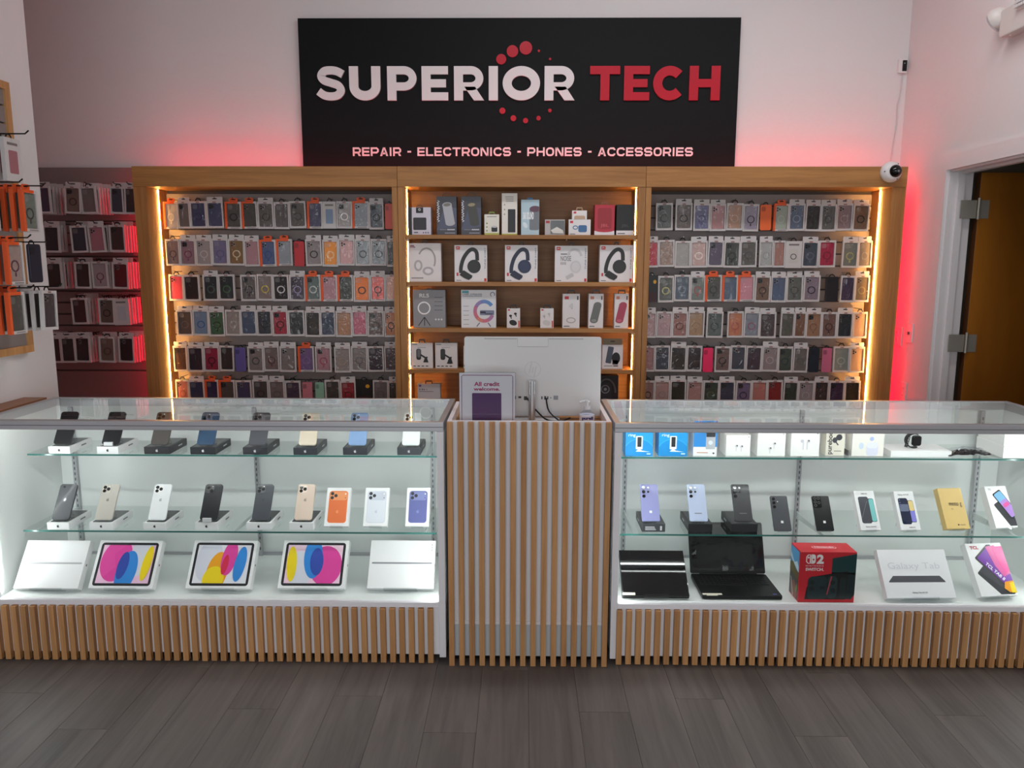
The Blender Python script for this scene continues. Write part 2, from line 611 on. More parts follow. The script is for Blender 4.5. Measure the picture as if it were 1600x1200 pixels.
# warm light strips in the bays
MB().box(-2.2555, -2.252, 4.849, 4.8525, 0.62, UHEAD - 0.004).build('light_strip', WARM_LED, bay_l)
MB().box(2.187, 2.1915, 4.849, 4.8525, 0.62, UHEAD - 0.004).build('light_strip', WARM_LED, bay_r)
MB().box(-0.703, -0.700, 4.788, 4.7915, 0.62, UHEAD - 0.004).build('light_strip', WARM_LED, bay_c)
MB().box(0.688, 0.691, 4.788, 4.7915, 0.62, UHEAD - 0.004).build('light_strip', WARM_LED, bay_c)
SHELF_Z = (1.752, 1.469, 1.186, 0.932)
for z in SHELF_Z:
    sh = MB().box(-0.702, 0.690, 4.715, UY1 - 0.009, z - 0.024, z).build('shelf', OAK_H, bay_c, bevel=0.0012)
    for px in (-0.7, 0.676):
        MB().box(px, px + 0.012, 4.73, 4.78, z - 0.038, z - 0.024).build('shelf_bracket', NICKEL, sh)
for px in (-0.12, 0.27):
    MB().lathe([(0.001, -0.008), (0.004, -0.006), (0.005, 0)], 10, (px, 4.74, SHELF_Z[0] - 0.024)).build('shelf_pin', mat('chrome', 'eeeeee', 0.1, 1.0), bay_c)
# red strip glowing behind the unit: along the top and down both sides
red = thing('red_light_strip', 'red glowing light strip along the back edge of the oak wall unit', 'light strip', (0, 0, 0))
MB().box(-2.30, 2.24, 4.895, 4.905, 2.1505, 2.153).build('light_strip', RED_LED, red)
MB().box(2.275, 2.279, 4.925, 4.937, 0.05, 2.12).build('light_strip', RED_SIDE, red)
MB().box(-2.339, -2.335, 4.925, 4.937, 0.05, 2.12).build('light_strip', RED_SIDE, red)

# ------------------------------------------------------------------ phone case packages
BW, BH = 0.096, 0.165
bm_ = MB()
bm_.box(-BW / 2, -BW / 2 + 0.0085, 0, 0.016, 0, BH).box(BW / 2 - 0.0085, BW / 2, 0, 0.016, 0, BH)
bm_.box(-BW / 2 + 0.0085, BW / 2 - 0.0085, 0, 0.016, 0, 0.012).box(-BW / 2 + 0.0085, BW / 2 - 0.0085, 0, 0.016, BH - 0.012, BH)
bm_.box(-BW / 2 + 0.0085, BW / 2 - 0.0085, 0.0135, 0.016, 0.012, BH - 0.012)
BOX_ME = bm_.mesh('box', CARD)
HEAD_ME = MB().prism(rrect(-BW / 2 + 0.003, BW / 2 - 0.003, BH, BH + 0.026, 0.004, 3), 0.0135, 0.0155).mesh('hang_tab', CARD)
HEADO_ME = MB().prism(rrect(-0.026, 0.026, BH, BH + 0.024, 0.011, 4), 0.0135, 0.0155).mesh('hang_tab', ORANGE_CARD)
HEADB_ME = MB().strip(arc(0, BH, 0.016, 0.016, 0, 180, 10), 0.005, 0.011, 0.0135).mesh('hang_tab', BLACK)
SLOT_ME = MB().prism(rrect(-0.013, 0.013, BH + 0.012, BH + 0.018, 0.0028, 3), 0.0131, 0.0134).mesh('hang_slot', BLACK)
CASE_ME = MB().prism(rrect(-0.0375, 0.0375, 0.0125, BH - 0.0125, 0.010, 4), 0.005, 0.012).mesh('phone_case', OBJCOL, bevel=0.0012)
CAM_ME = MB().prism(rrect(-0.032, -0.004, BH - 0.047, BH - 0.019, 0.007, 4), 0.0032, 0.0049).mesh('camera_cutout', OBJCOL)
LENS_ME = MB().prism(ellipse(-0.025, BH - 0.027, 0.0052, 0.0052, n=10), 0.0018, 0.0031).prism(ellipse(-0.012, BH - 0.0335, 0.0052, 0.0052, n=10), 0.0018, 0.0031).prism(ellipse(-0.025, BH - 0.041, 0.0052, 0.0052, n=10), 0.0018, 0.0031).mesh('camera_holes', BLACK)
RING_ME = MB().strip(ellipse(0, 0.072, 0.0205, 0.0205, n=22), 0.0062, 0.0035, 0.005, True).mesh('magnet_ring', OBJCOL)
TAIL_ME = MB().prism(rrect(-0.0042, 0.0042, 0.031, 0.047, 0.003, 3), 0.0035, 0.005).mesh('ring_tail', OBJCOL)
FILM_ME = MB()
FILM_ME.v = [(-BW / 2 + 0.008, 0.0012, 0.011), (BW / 2 - 0.008, 0.0012, 0.011), (BW / 2 - 0.008, 0.0012, BH - 0.011), (-BW / 2 + 0.008, 0.0012, BH - 0.011)]
FILM_ME.f = [(0, 1, 2, 3)]
FILM_ME = FILM_ME.mesh('clear_window', FILM, fix=False)
SLEEVE_ME = MB().box(-BW / 2 - 0.0006, -BW / 2 + 0.0125, -0.0006, 0.0166, 0, BH).box(-BW / 2 + 0.0125, BW / 2 - 0.02, -0.0006, 0.0005, BH - 0.012, BH + 0.001).mesh('orange_sleeve', ORANGE_CARD)
SLEEVE_DOTS = MB().box(-0.018, 0.036, -0.0008, -0.0002, 0.0035, 0.0080).mesh('printed_line', P('8a8282'))
LOGO_ME = MB().box(-0.010, 0.010, -0.0006, 0.0002, BH - 0.0095, BH - 0.0035).mesh('printed_mark', P('8e5a52'))
BARE_ME = MB().prism(rrect(-0.0385, 0.0385, 0.0, 0.155, 0.011, 4), 0.0, 0.010).mesh('phone_case', OBJCOL, bevel=0.0015)
KBOX_ME = MB().box(-BW / 2, BW / 2, 0, 0.016, 0, BH).mesh('box', mat('black_card', '131316', 0.35))
PBOX_ME = MB().box(-BW / 2, BW / 2, 0, 0.016, 0, BH).mesh('box', CARD)
ALB = 1.12


def alb(h):
    return tuple(min(0.92, c * ALB) for c in lin(h))


NAMED = [('black', '1c1c1e'), ('dark grey', '3c3a38'), ('charcoal', '2c2e32'), ('grey', '6b6664'), ('light grey', '95918f'), ('clear', 'b4b0ae'),
         ('navy', '2e3554'), ('slate blue', '4e5a78'), ('purple', '5f5680'), ('dark purple', '382a42'), ('mauve', '85747e'),
         ('pink', 'b07a82'), ('hot pink', 'd8345c'), ('red', 'a01c30'), ('dark red', '6a1a20'), ('orange', 'e0702a'), ('brown', '6a4c3a'),
         ('tan', 'a8866c'), ('green', '3a5a40'), ('dark green', '2c3830'), ('mint', '84b09a'), ('dark brown', '3a2a26')]


def cname(h):
    c = lin(h)
    g = lambda q: [x ** 0.4545 for x in q]
    a = g(c)
    return min(NAMED, key=lambda n: sum((p - q) ** 2 for p, q in zip(a, g(lin(n[1])))))[0]


ORD = ['first', 'second', 'third', 'fourth', 'fifth', 'sixth', 'seventh', 'eighth', 'ninth', 'tenth', 'eleventh', 'twelfth', 'thirteenth', 'fourteenth', 'fifteenth', 'sixteenth']


def package(loc, rot, w, style, col, ring, label, group, small=False):
    t = thing('phone_case_package', label, 'phone case', loc, rot, group)
    t.scale = (w / BW, 1, 1)
    if style == 'c':
        link('phone_case', BARE_ME, t, color=alb(col))
        link('hang_tab', HEADB_ME, t, (0, 0, -0.012))
        link('camera_cutout', CAM_ME, t, (0, -0.005, -0.004), color=tuple(c * 0.55 for c in alb(col)))
        return t
    if style == 'k':
        link('box', KBOX_ME, t)
        link('hang_tab', HEADB_ME, t)
        MB().prism(ellipse(0.022, BH - 0.04, 0.012, 0.012), -0.0006, 0).build('printed_badge', P('d8a020'), t)
        MB().box(-0.036, 0.036, -0.0006, 0, 0.0, 0.06).build('printed_panel', P('3a1418'), t)
        return t
    if style == 'p':
        link('box', PBOX_ME, t)
        link('hang_tab', HEADB_ME, t)
        MB().prism(rrect(-0.026, 0.026, 0.03, 0.118, 0.006), -0.0006, 0).build('printed_phone', P(col), t)
        if ring:
            MB().strip(ellipse(0, 0.07, 0.016, 0.016, n=20), 0.004, -0.0012, -0.0006, True).build('printed_ring', P(ring), t)
        MB().box(-0.03, 0.03, -0.0006, 0, 0.138, 0.148).build('printed_line', P('77706e'), t)
        return t
    link('box', BOX_ME, t)
    link('phone_case', CASE_ME, t, color=alb(col))
    if style == 'o':
        link('hang_tab', HEADO_ME, t)
        link('orange_sleeve', SLEEVE_ME, t)
        link('printed_line', SLEEVE_DOTS, t)
    else:
        link('hang_tab', HEAD_ME if random.random() < 0.62 else HEADB_ME, t)
        link('printed_mark', LOGO_ME, t)
    if small:
        return t
    link('hang_slot', SLOT_ME, t)
    cc = alb(col)
    lum = sum(cc) / 3
    r = random.random()
    link('camera_cutout', CAM_ME, t, color=(0.03, 0.03, 0.035) if r < 0.2 else tuple(min(0.8, c * 0.7 + 0.10) for c in cc))  # pale cutouts have the light on the film put into their colour
    if r < 0.45:
        link('camera_holes', LENS_ME, t)
    if ring:
        ro = link('magnet_ring', RING_ME, t, color=alb(ring))
        if random.random() < 0.45:
            link('ring_tail', TAIL_ME, ro, color=alb(ring))
    link('clear_window', FILM_ME, t)
    return t


# rows of the two slatwall bays: (left edge in the survey crop, box style, case colour, ring colour)
C1 = lambda u: 200 + u * 0.275
C2 = lambda u: 240 + u * 0.25
C5 = lambda u: 990 + u * 0.275
ROWS_L = [
    (C1, 1.793, [(200, 'o', 'b8b4b0', 'd8d0cc'), (288, 'w', '6b625f', None), (358, 'w', '39405f', '2c3150'), (452, 'w', '3b4060', None), (553, 'o', '4c4a48', '222222'), (650, 'o', '45433f', None), (740, 'w', '5a5350', '3a302c'), (832, 'w', '56504e', None), (920, 'w', '57504c', '3a3633'), (1020, 'o', '3e3c5a', None), (1108, 'p', '7d94b0', None), (1185, 'w', 'a09a98', 'e8e6e4'), (1275, 'o', '8f959c', None), (1370, 'w', '4a5058', '151515'), (1455, 'c', 'c23a22', None)], 1520),
    (C1, 1.564, [(208, 'w', '7a6a6c', '4a3440'), (298, 'w', '8a6a72', '7a3a52'), (388, 'w', '9a908f', 'b8aeac'), (480, 'w', '6e6786', '5c5680'), (572, 'w', '7a5a35', 'c8b59a'), (665, 'w', 'a87f86', None), (752, 'o', '4a5a80', '2d4a80'), (845, 'o', '8a9098', None), (938, 'c', 'b01c28', None), (1012, 'w', '8a7f80', '1c181a'), (1105, 'w', 'e8902f', 'f0c090'), (1195, 'w', 'c99a9a', None), (1292, 'w', '8d9499', '444444'), (1380, 'w', '868d92', '3a3a3a'), (1470, 'w', '2a2a30', None)], 1522),
    (C2, 1.344, [(98, 'w', 'd84a62', None), (190, 'w', '1a1a1c', None), (312, 'w', '20242a', '3a5a50'), (408, 'w', '262c2e', '3f6a4a'), (548, 'w', '5a5250', '2e2826'), (648, 'w', '7d706c', 'c0b040'), (748, 'w', '201e20', 'cccccc'), (850, 'w', '3f3346', '8a80a0'), (950, 'o', '5a6a66', 'bbbbbb'), (1048, 'o', 'a87a84', None), (1150, 'o', '3a403a', '222222'), (1250, 'w', 'e8782a', '1c1c1c'), (1355, 'w', 'e86a62', '1c1c1c'), (1450, 'w', 'd8a08c', 'd8b0a0')], 1528),
    (C2, 1.121, [(148, 'w', '4a4442', '6a5a56'), (248, 'w', '6f8198', '3a5a8a'), (348, 'w', '3a5a40', '1e3a26'), (450, 'w', '8f857f', 'a59b95'), (548, 'w', '3d4a62', None), (648, 'w', '2c323c', '15181c'), (745, 'w', '9a1c34', '3a0a14'), (845, 'w', '1f2226', '333333'), (948, 'w', '24221f', '3a3530'), (1045, 'w', '25304a', None), (1140, 'w', 'a87a5c', None), (1243, 'w', 'b85a70', None), (1338, 'w', '5a4440', '2a2220'), (1443, 'w', 'b8704a', '1e1a18')], 1530),
    (C2, 0.893, [(118, 'w', '3a2626', None), (215, 'w', '241e2a', None), (315, 'w', '8a1c38', '3a0a18'), (415, 'w', '2a2322', None), (505, 'c', '5b5290', None), (590, 'w', '7a706e', '3a4a50'), (690, 'w', '70605e', '5a3a3a'), (790, 'w', '736a68', None), (905, 'o', '6a5280', '7a6090'), (1012, 'w', 'a47a84', 'a04a5c'), (1132, 'w', '8d827e', 'a08a80'), (1235, 'w', '827a78', '666666'), (1340, 'w', '2c1a2c', None), (1445, 'w', '4a3640', '2a3a3a')], 1532),
    (C2, 0.672, [(130, 'w', 'a86a6e', '8a4a50'), (225, 'w', '2c3450', None), (325, 'o', '22264a', None), (412, 'o', '4a423e', None), (518, 'w', '343a5c', None), (622, 'w', '3c3a40', '151515'), (725, 'w', '6f6262', '555555'), (825, 'w', '3d2c44', None), (925, 'c', 'b8707e', None), (1005, 'c', '84b09a', None), (1075, 'w', '34302f', None), (1170, 'w', '8a1426', '4a0a12'), (1268, 'k', '111111', None), (1372, 'w', '6a5f64', '555555'), (1470, 'w', '26262c', None)], 1534),
]
ROWS_R = [
    (C5, 1.785, [(125, 'w', '4c524e', '2f3330'), (235, 'w', '5e524c', '1e1a18'), (338, 'w', '5f5d80', '4a4870'), (432, 'w', 'a97a7c', None), (523, 'w', 'a8836f', 'b89a88'), (618, 'w', '8f8496', '2a1f34'), (708, 'c', 'e0622a', None), (790, 'o', '9aa294', 'b0b8ac'), (878, 'w', '4e5a70', '7a8494'), (970, 'w', '26211f', None), (1060, 'w', '55524e', '444444'), (1148, 'w', '8a7476', 'a08a8c'), (1240, 'w', '6e5442', '2a1e18')], 1332),
    (C5, 1.561, [(75, 'w', 'b02c3c', None), (140, 'w', '8a6e60', '7a6052'), (232, 'w', '9a9894', None), (322, 'w', 'b89a94', 'd8c8c0'), (418, 'w', '544a5c', None), (508, 'w', '3a3e3a', '1c1c1c'), (602, 'w', '4f4a44', '3a3a3a'), (712, 'w', 'a0a09e', '8f8f8d'), (792, 'w', '9a6a60', None), (858, 'p', 'c4c0bc', '1c1c1c'), (952, 'w', '3a4450', '56606c'), (1048, 'w', 'a02440', '7a1a30'), (1180, 'w', '6c6e68', '9a9a60'), (1272, 'w', '77706a', '888888')], 1362),
    (C5, 1.346, [(68, 'k', '8a1c24', None), (138, 'w', '4a4c46', 'b0a868'), (228, 'w', '4a5462', '6a7482'), (320, 'w', '6a706a', 'a04a4a'), (405, 'o', '4a4a44', '222222'), (500, 'o', '48566a', None), (590, 'o', 'c0808c', None), (685, 'w', '6b5040', '2a1e1a'), (775, 'w', '4c5872', None), (865, 'w', '5a5c56', '444444'), (960, 'w', '80707c', '2a2030'), (1078, 'c', '16141a', None), (1170, 'w', '3a2c44', None), (1252, 'w', '6c6050', '8a8060')], 1335),
    (C5, 1.121, [(58, 'w', 'a8868a', None), (125, 'w', 'a88a8c', 'a07a80'), (215, 'w', '8c5c54', '5a2a24'), (305, 'w', '9a7a5c', '8a6a50'), (410, 'w', '4a5450', '22282a'), (530, 'w', 'b06a48', 'a04a4a'), (622, 'w', '747884', '8a4a5c'), (712, 'w', '3a2c2e', '4a4a4a'), (830, 'w', '4f4a40', '44524a'), (910, 'w', '6f4a36', None), (975, 'w', '8f6a50', '7a5642'), (1065, 'w', '6a4a42', '3a2422'), (1152, 'w', '1f282e', None), (1243, 'w', 'b8937a', None)], 1328),
    (C5, 0.903, [(46, 'w', '9a7074', None), (118, 'w', '343a46', None), (205, 'w', '2a2422', None), (298, 'w', '2a2026', None), (385, 'c', 'e0245c', None), (458, 'w', '6a5450', '2e2422'), (548, 'w', '3a3e4a', None), (635, 'w', '3c2e3a', None), (725, 'w', '8a7a7c', 'a09a9a'), (818, 'w', '3a443c', '223a40'), (902, 'w', '645c58', '555555'), (986, 'c', '101c2a', None), (1060, 'c', 'b8607e', None), (1130, 'w', '848a84', 'a0a8a0'), (1225, 'w', 'b8967c', None)], 1310),
    (C5, 0.682, [(42, 'w', '8a6a66', '2a2226'), (115, 'w', 'a48280', '8a7a7a'), (205, 'w', '1c201e', None), (298, 'w', 'a27a78', None), (390, 'w', '2c3a32', '4a5a4a'), (482, 'w', '2e3248', None), (575, 'w', '6a5a78', '202040'), (665, 'w', 'aa6c66', None), (755, 'w', '7a1418', None), (845, 'w', '2a322a', None), (930, 'w', '8f8388', '999999'), (1020, 'w', '3a2a24', None), (1105, 'w', '3a2640', None), (1195, 'w', '1e1c18', None)], 1285),
]
ROWN = ['top', 'second', 'third', 'fourth', 'fifth', 'bottom']
HOOK_ME = MB().tube([(0, 0, 0), (0, -0.10, 0), (0, -0.112, 0.006)], 0.0022, 6).mesh('hook', STEEL)
for rows, bay, side, xmin, xmax in ((ROWS_L, bay_l, 'left', -2.235, -0.784), (ROWS_R, bay_r, 'right', 0.772, 2.175)):
    for ri, (conv, zb, items, end) in enumerate(rows):
        lefts = [it[0] for it in items] + [end]
        yp = EYE.z - zb
        for i, (u, st, colr, ring) in enumerate(items):
            py = 412 + (1.58 - zb) * 245
            pf = 4.862 + random.uniform(-0.006, 0.006)
            xa, xb = at(conv(u), py, Y=pf).x, at(conv(lefts[i + 1]), py, Y=pf).x
            xa, xb = max(xa, xmin), min(xb, xmax)
            w = min(0.104, max(0.045, xb - xa - 0.0015))
            if st == 'c':
                w *= 0.98
            cx = xa + w / 2 + 0.0007
            if w < 0.06:   # tucked half behind its neighbour on the same hook
                w = 0.06
                cx = xa + 0.03
                pf += 0.02
            desc = cname(colr)
            what = {'w': 'phone case in white window box', 'o': 'phone case in orange edged box', 'c': 'bare phone case', 'k': 'black box', 'p': 'white printed phone case box'}[st]
            if st == 'k':
                desc = 'plain'
            elif st == 'p':
                desc = 'mostly'
            lab = '%s %s, %s from left, %s row of %s wall' % (desc, what, ORD[i], ROWN[ri], side)
            jz = random.uniform(-0.004, 0.003)
            package((cx, pf, zb + jz), (0, random.uniform(-0.018, 0.018), random.uniform(-0.03, 0.03)), w, st, colr, ring, lab,
                    'phone case packages on the %s oak display' % side)
            link('hook', HOOK_ME, bay, (cx, 4.968, zb + jz + BH + 0.019 - (0.02 if st in 'ck' else 0)))

# ------------------------------------------------------------------ taupe slatwall on the back wall, left of the unit
gp = thing('slatwall', 'taupe slatwall panel crowded with hanging phone cases, left of the oak unit', 'slatwall', (0, 0, 0))
MB().box(-3.6, -2.345, 5.03, 5.049, 0.0, 2.18).build('backing', GROOVE, gp)
nb = 0
z = 0.0
heights = [0.88] + [0.0745 * 1.0] * 16
zz = 0.0
for i, hh in enumerate(heights):
    top = min(zz + hh - 0.009, 2.18)
    if i == len(heights) - 1:
        top = 2.18
    MB().box(-3.6, -2.345, 5.012, 5.03, zz + 0.001, top).build('slat', SLATWALL_OLD, gp)
    zz += hh
LHOOK_ME = MB().tube([(0, 0, 0), (0, -0.24, 0), (0, -0.252, 0.008)], 0.0028, 6).mesh('hook', BLACK)
# (x pixel centre of the front box, depth count, colour, ring, tilt) per row
G = [
    (1.879, [(67, 5, '3a3048', None), (113, 3, '6a5a52', '3a2a26'), (139, 6, '6f6460', None), (183, 2, '3a3c48', None), (204, 3, '2a2426', None)]),
    (1.645, [(80, 3, '22242a', None), (124, 3, '2c303c', None), (152, 3, 'a06a76', None), (183, 6, '3a2a2a', None)]),
    (1.421, [(84, 5, '262422', None), (128, 2, '2a2022', None), (156, 2, '9a8a90', '7a4a5c'), (187, 6, '5a1420', None)]),
    (1.196, [(124, 5, '3a1a1e', None), (165, 2, '5a5048', '1c1a1a'), (190, 5, 'b8bcc4', None)]),
    (0.953, [(84, 3, '241e1e', None), (105, 2, '1e1c1e', None), (128, 5, '1c1a1e', None), (166, 2, '6a5a50', '4a3a34'), (196, 6, '15141a', None)]),
]
for ri, (zb, st) in enumerate(G):
    for i, (px, n, colr, ring) in enumerate(st):
        yf = 4.80
        py = 412 + (1.58 - zb - 0.1) * 240
        cx = at(px, py, Y=yf).x
        link('hook', LHOOK_ME, gp, (cx, 5.02, zb + BH + 0.014))
        tilt = random.uniform(-0.05, 0.05)
        for k in range(n):
            lab = '%s phone case box, %s from left, %s row of taupe slatwall' % (cname(colr), ORD[i], ['top', 'second', 'third', 'fourth', 'bottom'][ri])
            stl = 'p' if (ri == 3 and i == 2) else 'w'
            if k:
                lab = 'white case box %s behind the front of %s stack, %s row of taupe slatwall' % (ORD[k - 1], ORD[i], ['top', 'second', 'third', 'fourth', 'bottom'][ri])
            package((cx + random.uniform(-0.002, 0.002), yf + 0.0 + k * 0.034, zb + random.uniform(-0.003, 0.003)), (0, tilt * (1 if k == 0 else 0.3), random.uniform(-0.05, 0.03)),
                    0.1, stl, colr if k == 0 else random.choice(['3a3436', '5a4a50', '2a2a30', '8a7a7c']), ring if k == 0 else None, lab,
                    'phone case boxes on the taupe slatwall' if k == 0 else 'stack %d of row %d on the taupe slatwall' % (i + 1, ri + 1), small=(k > 0))

# ------------------------------------------------------------------ framed slatwall on the left partition
fp = thing('framed_slatwall', 'wood framed slatwall panel hung on the white left wall', 'slatwall', (0, 0, 0))
FY0, FY1, FZ0, FZ1 = 2.35, 3.415, 1.185, 2.34
MB().box(X_PART + 0.001, X_PART + 0.012, FY0, FY1, FZ0, FZ1).build('backing', GROOVE, fp)
for i in range(15):
    z = FZ0 + 0.03 + i * 0.0735
    MB().box(X_PART + 0.012, X_PART + 0.024, FY0 + 0.03, FY1 - 0.03, z, z + 0.066).build('slat', SLATWALL_OLD, fp)
MB().box(X_PART + 0.001, X_PART + 0.034, FY0, FY1, FZ0, FZ0 + 0.032).build('frame_rail', OAK_SLAT, fp)
MB().box(X_PART + 0.001, X_PART + 0.034, FY0, FY1, FZ1 - 0.032, FZ1).build('frame_rail', OAK_SLAT, fp)
MB().box(X_PART + 0.001, X_PART + 0.034, FY1 - 0.032, FY1, FZ0 + 0.032, FZ1 - 0.032).build('frame_stile', OAK_SLAT, fp)
MB().box(X_PART + 0.001, X_PART + 0.034, FY0, FY0 + 0.032, FZ0 + 0.032, FZ1 - 0.032).build('frame_stile', OAK_SLAT, fp)
SHOOK_ME = MB().tube([(0, 0, 0), (0.27, 0, 0.0), (0.285, 0, 0.012)], 0.003, 6).mesh('hook', BLACK)
# (centre y, bottom z, outermost x, count, style, colour, ring, label)
PART = [
    (3.085, 1.895, -1.995, 2, 'p', 'a06a72', None, 'white box with pink phone picture on the top hook of the left wall'),
    (3.165, 1.705, -1.995, 4, 'o', '6a746c', '3a3a34', 'grey ringed case in orange edged box, left wall, second hook row'),
    (3.02, 1.705, -2.06, 2, 'w', 'b8808a', None, 'pink phone case box at the left picture edge, second hook row'),
    (3.04, 1.495, -1.995, 3, 'o', 'a08a84', '5a3a48', 'beige case with purple ring in orange edged box on the left wall'),
    (3.15, 1.50, -1.985, 1, 'c', '1c2030', None, 'black fabric phone pouch hanging on the left wall'),
    (3.03, 1.30, -2.0, 3, 'o', '4c4a46', None, 'dark grey case in orange edged box, lowest hook row of left wall'),
    (3.215, 1.30, -1.985, 4, 'w', '3c3438', None, 'tilted dark phone case box, outermost on the lowest left wall hook'),
]
for k, (cy, zb, xo, n, st, colr, ring, lab) in enumerate(PART):
    link('hook', SHOOK_ME, fp, (X_PART + 0.02, cy, zb + BH + (0.017 if st != 'c' else -0.002)))
    for j in range(n):
        package((xo - 0.0 - j * 0.036, cy, zb), (0, 0.05 if (k == 6 and j == 0) else 0, math.radians(90)), 0.098, st, colr, ring if j == 0 else None,
                lab if j == 0 else '%s box behind the %s' % (ORD[j], lab) if len(lab.split()) < 12 else '%s box behind the %s' % (ORD[j], ' '.join(lab.split()[:12]).rstrip(',')),
                'phone case boxes on the left wall' if j == 0 else 'left wall stack %d' % (k + 1), small=(j > 0 and st != 'c'))
# wood counter slab between the partition and the left case
sl = thing('wood_counter', 'brown wood topped side counter between the left wall and glass case', 'counter', (0, 0, 0))
MB().box(X_PART + 0.002, -2.125, 1.9, 3.36, 0.955, 0.985).build('counter_top', grain_mat('walnut_top', '6a4630', '936548', (30, 3, 30)), sl)
MB().box(X_PART + 0.002, -2.13, 1.95, 3.34, 0.0, 0.955).build('cabinet', WHITE_LAM, sl)

# ------------------------------------------------------------------ big sign
SX0, SX1, SZ0, SZ1, SY = -1.392, 1.338, 2.153, 3.075, 5.015
sign = thing('shop_sign', 'large black shop sign with white and red letters above the oak unit', 'sign', (0, SY, 0))
MB().box(SX0, SX1, 0, 0.034, SZ0, SZ1).build('board', mat('sign_black', '0b0f12', 0.6, spec=0.2), sign, bevel=0.002)
SW = mat('sign_white', 'e6e4e6', 0.22)
SR = mat('sign_red', 'b81f32', 0.22)


def glyph(ch, x0, x1, z0, z1, t):
    w, h = x1 - x0, z1 - z0
    mb = MB()
    q = t / 2
    y0, y1 = -0.014, 0.0
    def R(a, b, c, d):
        mb.box(x0 + a, x0 + b, y0, y1, z0 + c, z0 + d)
    tv = t * 0.86
    if ch == 'I':
        R(0, w, 0, h)
    elif ch == 'E':
        R(0, t, 0, h); R(t, w, 0, tv); R(t, w, h - tv, h); R(t, w * 0.92, (h - tv) / 2, (h + tv) / 2)
    elif ch == 'T':
        R(0, w, h - tv, h); R((w - t) / 2, (w + t) / 2, 0, h - tv)
    elif ch == 'H':
        R(0, t, 0, h); R(w - t, w, 0, h); R(t, w - t, (h - tv) / 2, (h + tv) / 2)
    elif ch == 'O':
        mb.strip(ellipse(x0 + w / 2, z0 + h / 2, w / 2 - q, h / 2 - q, n=48), t, y0, y1, True)
    elif ch == 'C':
        mb.strip(arc(x0 + w * 0.52, z0 + h / 2, w * 0.52 - q, h / 2 - q, 42, 318, 36), t, y0, y1)
    elif ch == 'U':
        p = [(x0 + q, z0 + h), (x0 + q, z0 + h * 0.45)] + arc(x0 + w / 2, z0 + h * 0.42, w / 2 - q, h * 0.42 - q, 180, 360, 24) + [(x0 + w - q, z0 + h * 0.45), (x0 + w - q, z0 + h)]
        mb.strip(p, t, y0, y1)
    elif ch in 'PR':
        R(0, t, 0, h)
        zc, rz = z0 + h * 0.645, h * 0.355 - tv / 2
        p = [(x0 + t, zc + rz), (x0 + w * 0.5, zc + rz)] + arc(x0 + w * 0.55, zc, w * 0.45 - q, rz, 90, -90, 18) + [(x0 + w * 0.5, zc - rz), (x0 + t, zc - rz)]
        mb.strip(p, tv, y0, y1)
        if ch == 'R':
            mb.prism([(x0 + w * 0.34, z0 + h * 0.40), (x0 + w * 0.70, z0 + h * 0.40), (x0 + w, z0), (x0 + w - t * 1.12, z0)], y0, y1)
    elif ch == 'S':
        c = [(0.93, 0.80), (0.72, 0.90), (0.50, 0.93), (0.27, 0.90), (0.15, 0.75), (0.25, 0.60), (0.5, 0.52), (0.76, 0.43), (0.85, 0.26), (0.72, 0.11), (0.48, 0.07), (0.24, 0.11), (0.04, 0.24)]
        c = [(x0 + q * 0.2 + (w - q * 0.4) * a, z0 + tv / 2 * 1.0 + (h - tv) * ((b - 0.07) / 0.86)) for a, b in c]
        mb.strip(crom(c, 5), tv, y0, y1)
    return mb


def scx(u):
    return at(440 + u * 0.4625, 130, Y=SY).x


ztop, zbot = at(800, 104.0, Y=SY).z, at(800, 157.5, Y=SY).z
T_ = (scx(731) - scx(700)) * 0.98
for ch, a, b, mt in (('S', 119, 218, SW), ('U', 230, 335, SW), ('P', 358, 459, SW), ('E', 474, 563, SW), ('R', 583, 684, SW), ('I', 700, 731, SW), ('O', 747, 873, SW), ('R', 888, 990, SW),
                     ('T', 1041, 1142, SR), ('E', 1156, 1242, SR), ('C', 1254, 1362, SR), ('H', 1376, 1480, SR)):
    glyph(ch, scx(a), scx(b), zbot, ztop, T_).build('letter', mt, sign)
for u, v, r in ((742, 201, 16.5), (780, 174, 19), (825, 163, 21), (869, 173, 4), (907, 200, 4), (746, 375, 10), (783, 400, 9.5), (824, 408, 8.5), (868, 400, 7.5), (906, 374, 6)):
    p = at(440 + u * 0.4625, v * 0.4625, Y=SY)
    rr = r * 0.4625 / 1200 * 4.85
    MB().prism(ellipse(p.x, p.z, rr, rr, n=28), -0.008, 0.0).build('red_dot', SR, sign)
tag_z0, tag_z1 = at(800, 244, Y=SY).z, at(800, 230.5, Y=SY).z
x_l, x_r = at(551.5, 237, Y=SY).x, at(1082.5, 237, Y=SY).x


